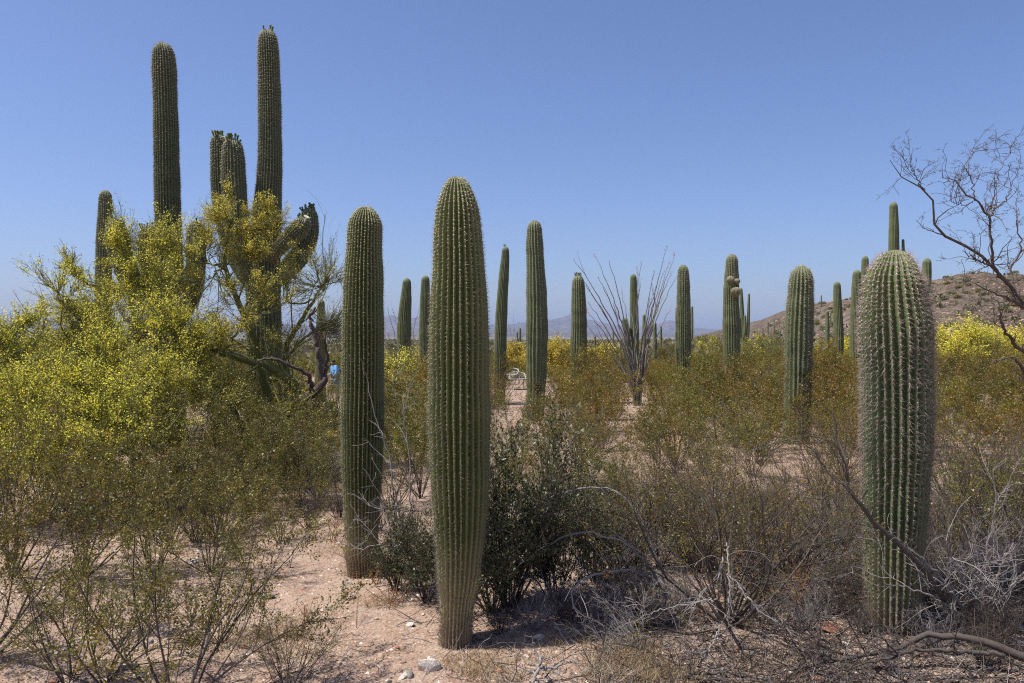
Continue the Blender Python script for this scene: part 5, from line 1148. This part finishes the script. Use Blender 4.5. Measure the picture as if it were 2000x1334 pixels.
# ------------------------------------------------------------------ rocks, pebbles, litter, dry grass near the camera
ROCKS = {}
for mn in ('rock_white', 'rock_tan', 'rock_red', 'rock_grey'):
    ROCKS[mn] = []
    for k in range(3):
        V, Fc = rock_shape(k * 7 + len(mn), 2); mb = MB(); mb.add(V, T=Fc); ROCKS[mn].append(mb.mesh('rock', M[mn], False))
CN = {'rock_white': 'pale', 'rock_tan': 'tan', 'rock_red': 'reddish', 'rock_grey': 'grey'}
def rock(px, py, wpx, mn, label=None, hz=1.0, k=None):
    g = ground(px, py); s_ = wpx / F * g[1] / 2; me = ROCKS[mn][random.randrange(3) if k is None else k]
    o = inst('rock', me, None, g + np.array([0, 0, s_ * .18]), (random.uniform(-.3, .3), random.uniform(-.3, .3), random.uniform(0, 6)), (s_, s_ * random.uniform(.7, 1), s_ * hz))
    return o, g
hand = [(838, 1308, 52, 'rock_white', 'blocky white rock in front of the front centre saguaro', 1.2), (1108, 1326, 30, 'rock_tan', 'rounded pinkish stone at the bottom edge beside the forked stick', 1), (975, 1312, 22, 'rock_red', 'orange-red stone lower centre, right of the white rock', .8), (790, 1322, 34, 'rock_white', 'flat pale stone left of the blocky white rock', .5),
        (1625, 1232, 50, 'rock_red', 'large flat pinkish stone left of the squat pinkish saguaro foot', .6), (1682, 1232, 18, 'rock_white', 'small white stone at the squat saguaro foot', .8), (1635, 1275, 36, 'rock_tan', 'tan stone behind the fallen branch', .6), (1595, 1230, 16, 'rock_grey', 'grey stone beside the large flat pinkish stone', .8), (1650, 1258, 14, 'rock_white', 'little white stone right of the tan stone', .8),
        (520, 1168, 40, 'rock_grey', 'half-buried grey stone on the sand left of the pinched-foot saguaro', .4), (495, 1160, 22, 'rock_red', 'dark reddish stone left of the half-buried grey one', .6), (615, 1200, 22, 'rock_grey', 'dark pointed stone below the pinched-foot saguaro', 1.1), (662, 1296, 14, 'rock_tan', 'small pink stone left of the front centre foot', 1), (1990, 1225, 20, 'rock_white', 'white stone at the right edge above the fallen branch', .8), (1930, 1335, 26, 'rock_tan', 'tan stone in the bottom right corner', .7), (250, 1305, 46, 'rock_white', 'flat white stone under the left creosote', .5), (1265, 1268, 20, 'rock_white', 'flat pale stone left of the leafless creosote', .5), (1440, 1266, 12, 'rock_red', 'reddish round stone under the leafless creosote', 1)]
for (px, py, wp, mn, lab, hz) in hand:
    o, g = rock(px, py, wp, mn, hz=hz); tag(o, lab, 'rock', 'stones on the sand')
PL = [(0, 'in the left corner under the creosote'), (450, 'on the sand left of the pinched-foot saguaro'), (700, 'on the sand between the two near left saguaros'), (900, 'on the sand right of the front centre saguaro foot'), (1200, 'on the littered ground by the leafless creosote'), (1550, 'on the ground left of the squat saguaro'), (1800, 'in the right corner among dry twigs')]
rk = np.random.default_rng(4)
for k in range(230):
    px = rk.uniform(-20, 2020); py = 1334 - 250 * rk.random() ** 1.5 if rk.random() < .8 else rk.uniform(1000, 1150)
    if abs(px - 889) < 40 and py < 1262: continue
    mn = rk.choice(['rock_white', 'rock_tan', 'rock_tan', 'rock_red', 'rock_grey'], p=[.25, .25, .2, .15, .15]); wp = rk.uniform(7, 17) if rk.random() < .85 else rk.uniform(17, 30)
    o, g = rock(px, py, wp, mn, hz=rk.uniform(.6, 1.1)); place_ = [t for (a, t) in PL if a <= max(px, 0)][-1]
    place_ = place_.replace('on the littered ground by', 'by').replace('on the sand ', '') ; size = 'tiny' if wp < 11 else 'small' if wp < 17 else 'mid-sized'; row = 'closest to the camera' if py > 1260 else 'farther back'
    tag(o, f'{size} {CN[mn]} stone {place_}, {row}', 'rock', 'stones on the sand')
def pebbles():
    n = 30000; D = 3.2 + 8.5 * rk.random(n) ** 1.7; px = rk.uniform(-100, 2100, n); x = (px - 1000) / F * D; z = terr(x, D)
    V, Fc = rock_shape(5, 1, .6); import itertools
    octv = np.array([[1, 0, 0], [0, 1, 0], [-1, 0, 0], [0, -1, 0], [0, 0, .6], [0, 0, -.4]]); octf = np.array([[0, 1, 4], [1, 2, 4], [2, 3, 4], [3, 0, 4]])
    sc = (.003 + .013 * rk.random(n) ** 4)[:, None, None]; rz = rk.uniform(0, 6.28, n); c, s_ = np.cos(rz)[:, None], np.sin(rz)[:, None]
    J = octv[None] * rk.uniform(.6, 1.3, (n, 6, 1)); VV = np.stack([J[..., 0] * c - J[..., 1] * s_, J[..., 0] * s_ + J[..., 1] * c, J[..., 2]], -1) * sc + np.stack([x, D, z], -1)[:, None]
    T = (octf[None] + (np.arange(n) * 6)[:, None, None]).reshape(-1, 3); mb = MB(); mb.add(VV.reshape(-1, 3), T=T, a=np.repeat(rk.random(n), 6))
    tag(mb.build('pebbles', M['pebble'], smooth=False), kind='stuff')
pebbles()
def litter():
    def sticks(n, wts, L0, L1, r_, matn, name):
        D = 3.2 + 5.5 * rk.random(n) ** 1.4; px = np.where(rk.random(n) < wts[0], rk.uniform(1150, 2100, n), np.where(rk.random(n) < .5, rk.uniform(900, 1250, n), rk.uniform(-50, 900, n)))
        x = (px - 1000) / F * D; st = np.stack([x, D, terr(x, D) + .006], -1); a = rk.uniform(0, 6.28, n); d = np.stack([np.cos(a), np.sin(a), rk.uniform(-.05, .55, n)], -1)
        P = grow(st, d, rk.uniform(L0, L1, n), 5, .25, -.02); P[..., 2] = np.maximum(P[..., 2], terr(P[..., 0], P[..., 1]) + .003)
        mb = MB(); ribbons(mb, P, taper(r_ * rk.uniform(.5, 1.3, n), .0007, n, 5), a=rk.random(n)); tag(mb.build(name, M[matn], smooth=False), kind='stuff')
    sticks(6500, (.72,), .04, .24, .0022, 'dead_wood', 'twig_litter'); sticks(8000, (.92,), .05, .4, .0032, 'dark_bark', 'dark_twig_litter')
    # brown leaf crumbs gathered under shrubs
    n = 34000; D = 3.3 + 6 * rk.random(n) ** 1.3; px = np.where(rk.random(n) < .85, rk.uniform(950, 2100, n), rk.uniform(-50, 2050, n)); x = (px - 1000) / F * D
    mb = MB(); leaves(mb, np.stack([x, D, terr(x, D) + .004], -1), .012, .5, flat=3); tag(mb.build('leaf_litter', M['creo_stem'], smooth=False), kind='stuff')
litter()
def weeds():
    for i, (px, py, h, lab) in enumerate([(738, 1140, .16, 'rusty dried weed at the foot of the pinched-foot saguaro'), (700, 1128, .08, 'small brown dried weed against the pinched-foot saguaro'), (770, 1185, .2, 'dry orange-brown weed on the sand between the two near saguaros'), (655, 1060, .22, 'thin dry reddish stalk left of the pinched-foot saguaro'), (1560, 1195, .3, 'clump of reddish dry stalks under the leafless creosote'), (1900, 1120, .3, 'reddish dry stalks right of the squat saguaro'), (600, 1215, .12, 'tiny dried weed on the sand, left of centre')]):
        g = ground(px, py); n = 9 if h < .25 else 22; st = np.tile([[0, 0, 0.0]], (n, 1)) + rng.normal(0, .02, (n, 3)) * [1, 1, 0]
        mb = MB(); P = grow(st, rng.normal(0, .35, (n, 3)) + [0, 0, 1], h * rng.uniform(.5, 1.2, n), 6, .12, 0); R_ = taper(.0026, .001, n, 6); tubes(mb, P, R_, 4)
        s1, d1, r1, _, _ = kids_of(P, R_, 4, .3, 1, .4, 1.2); P1 = grow(s1, d1, h * .25, 3, .2, 0); tubes(mb, P1, taper(.0016, .0008, len(s1), 3), 3)
        o = mb.build('dried_weed', M['rust_stem']); o.location = [float(c) for c in g]; tag(o, lab, 'weed', 'dried weeds')
weeds()
def grass(spots):
    mb = MB()
    for (px, py, n, h, sp) in spots:
        g = ground(px, py); a = rk.uniform(0, 6.28, n); rr_ = sp * np.sqrt(rk.random(n)); st = np.stack([g[0] + rr_ * np.cos(a), g[1] + rr_ * np.sin(a), np.zeros(n)], -1); st[:, 2] = terr(st[:, 0], st[:, 1])
        d = np.stack([rk.normal(0, .6, n), rk.normal(0, .6, n), np.ones(n)], -1); P = grow(st, d, h * rk.uniform(.4, 1.2, n), 4, .15, -.12); ribbons(mb, P, taper(.0014, .0005, n, 4), a=rk.random(n))
    tag(mb.build('dry_grass', M['straw'], smooth=False), kind='stuff')
grass([(1210, 1310, 900, .09, .18), (1300, 1325, 600, .09, .15), (920, 1300, 500, .06, .14), (1240, 1275, 350, .08, .12), (960, 1325, 300, .06, .15), (470, 1250, 300, .07, .15), (740, 1180, 150, .08, .1), (700, 1120, 120, .14, .12), (740, 1100, 120, .2, .1), (640, 1080, 80, .16, .15), (1020, 1270, 250, .05, .2), (1500, 1300, 200, .08, .2), (1150, 1250, 250, .07, .2), (560, 1240, 260, .09, .12)] + [(rk.uniform(650, 1500), rk.uniform(820, 1000), 120, .16, .25) for _ in range(26)])
print('objects', len(bpy.data.objects), 'tris', sum(len(m.loops) - 2 * len(m.polygons) for m in bpy.data.meshes))
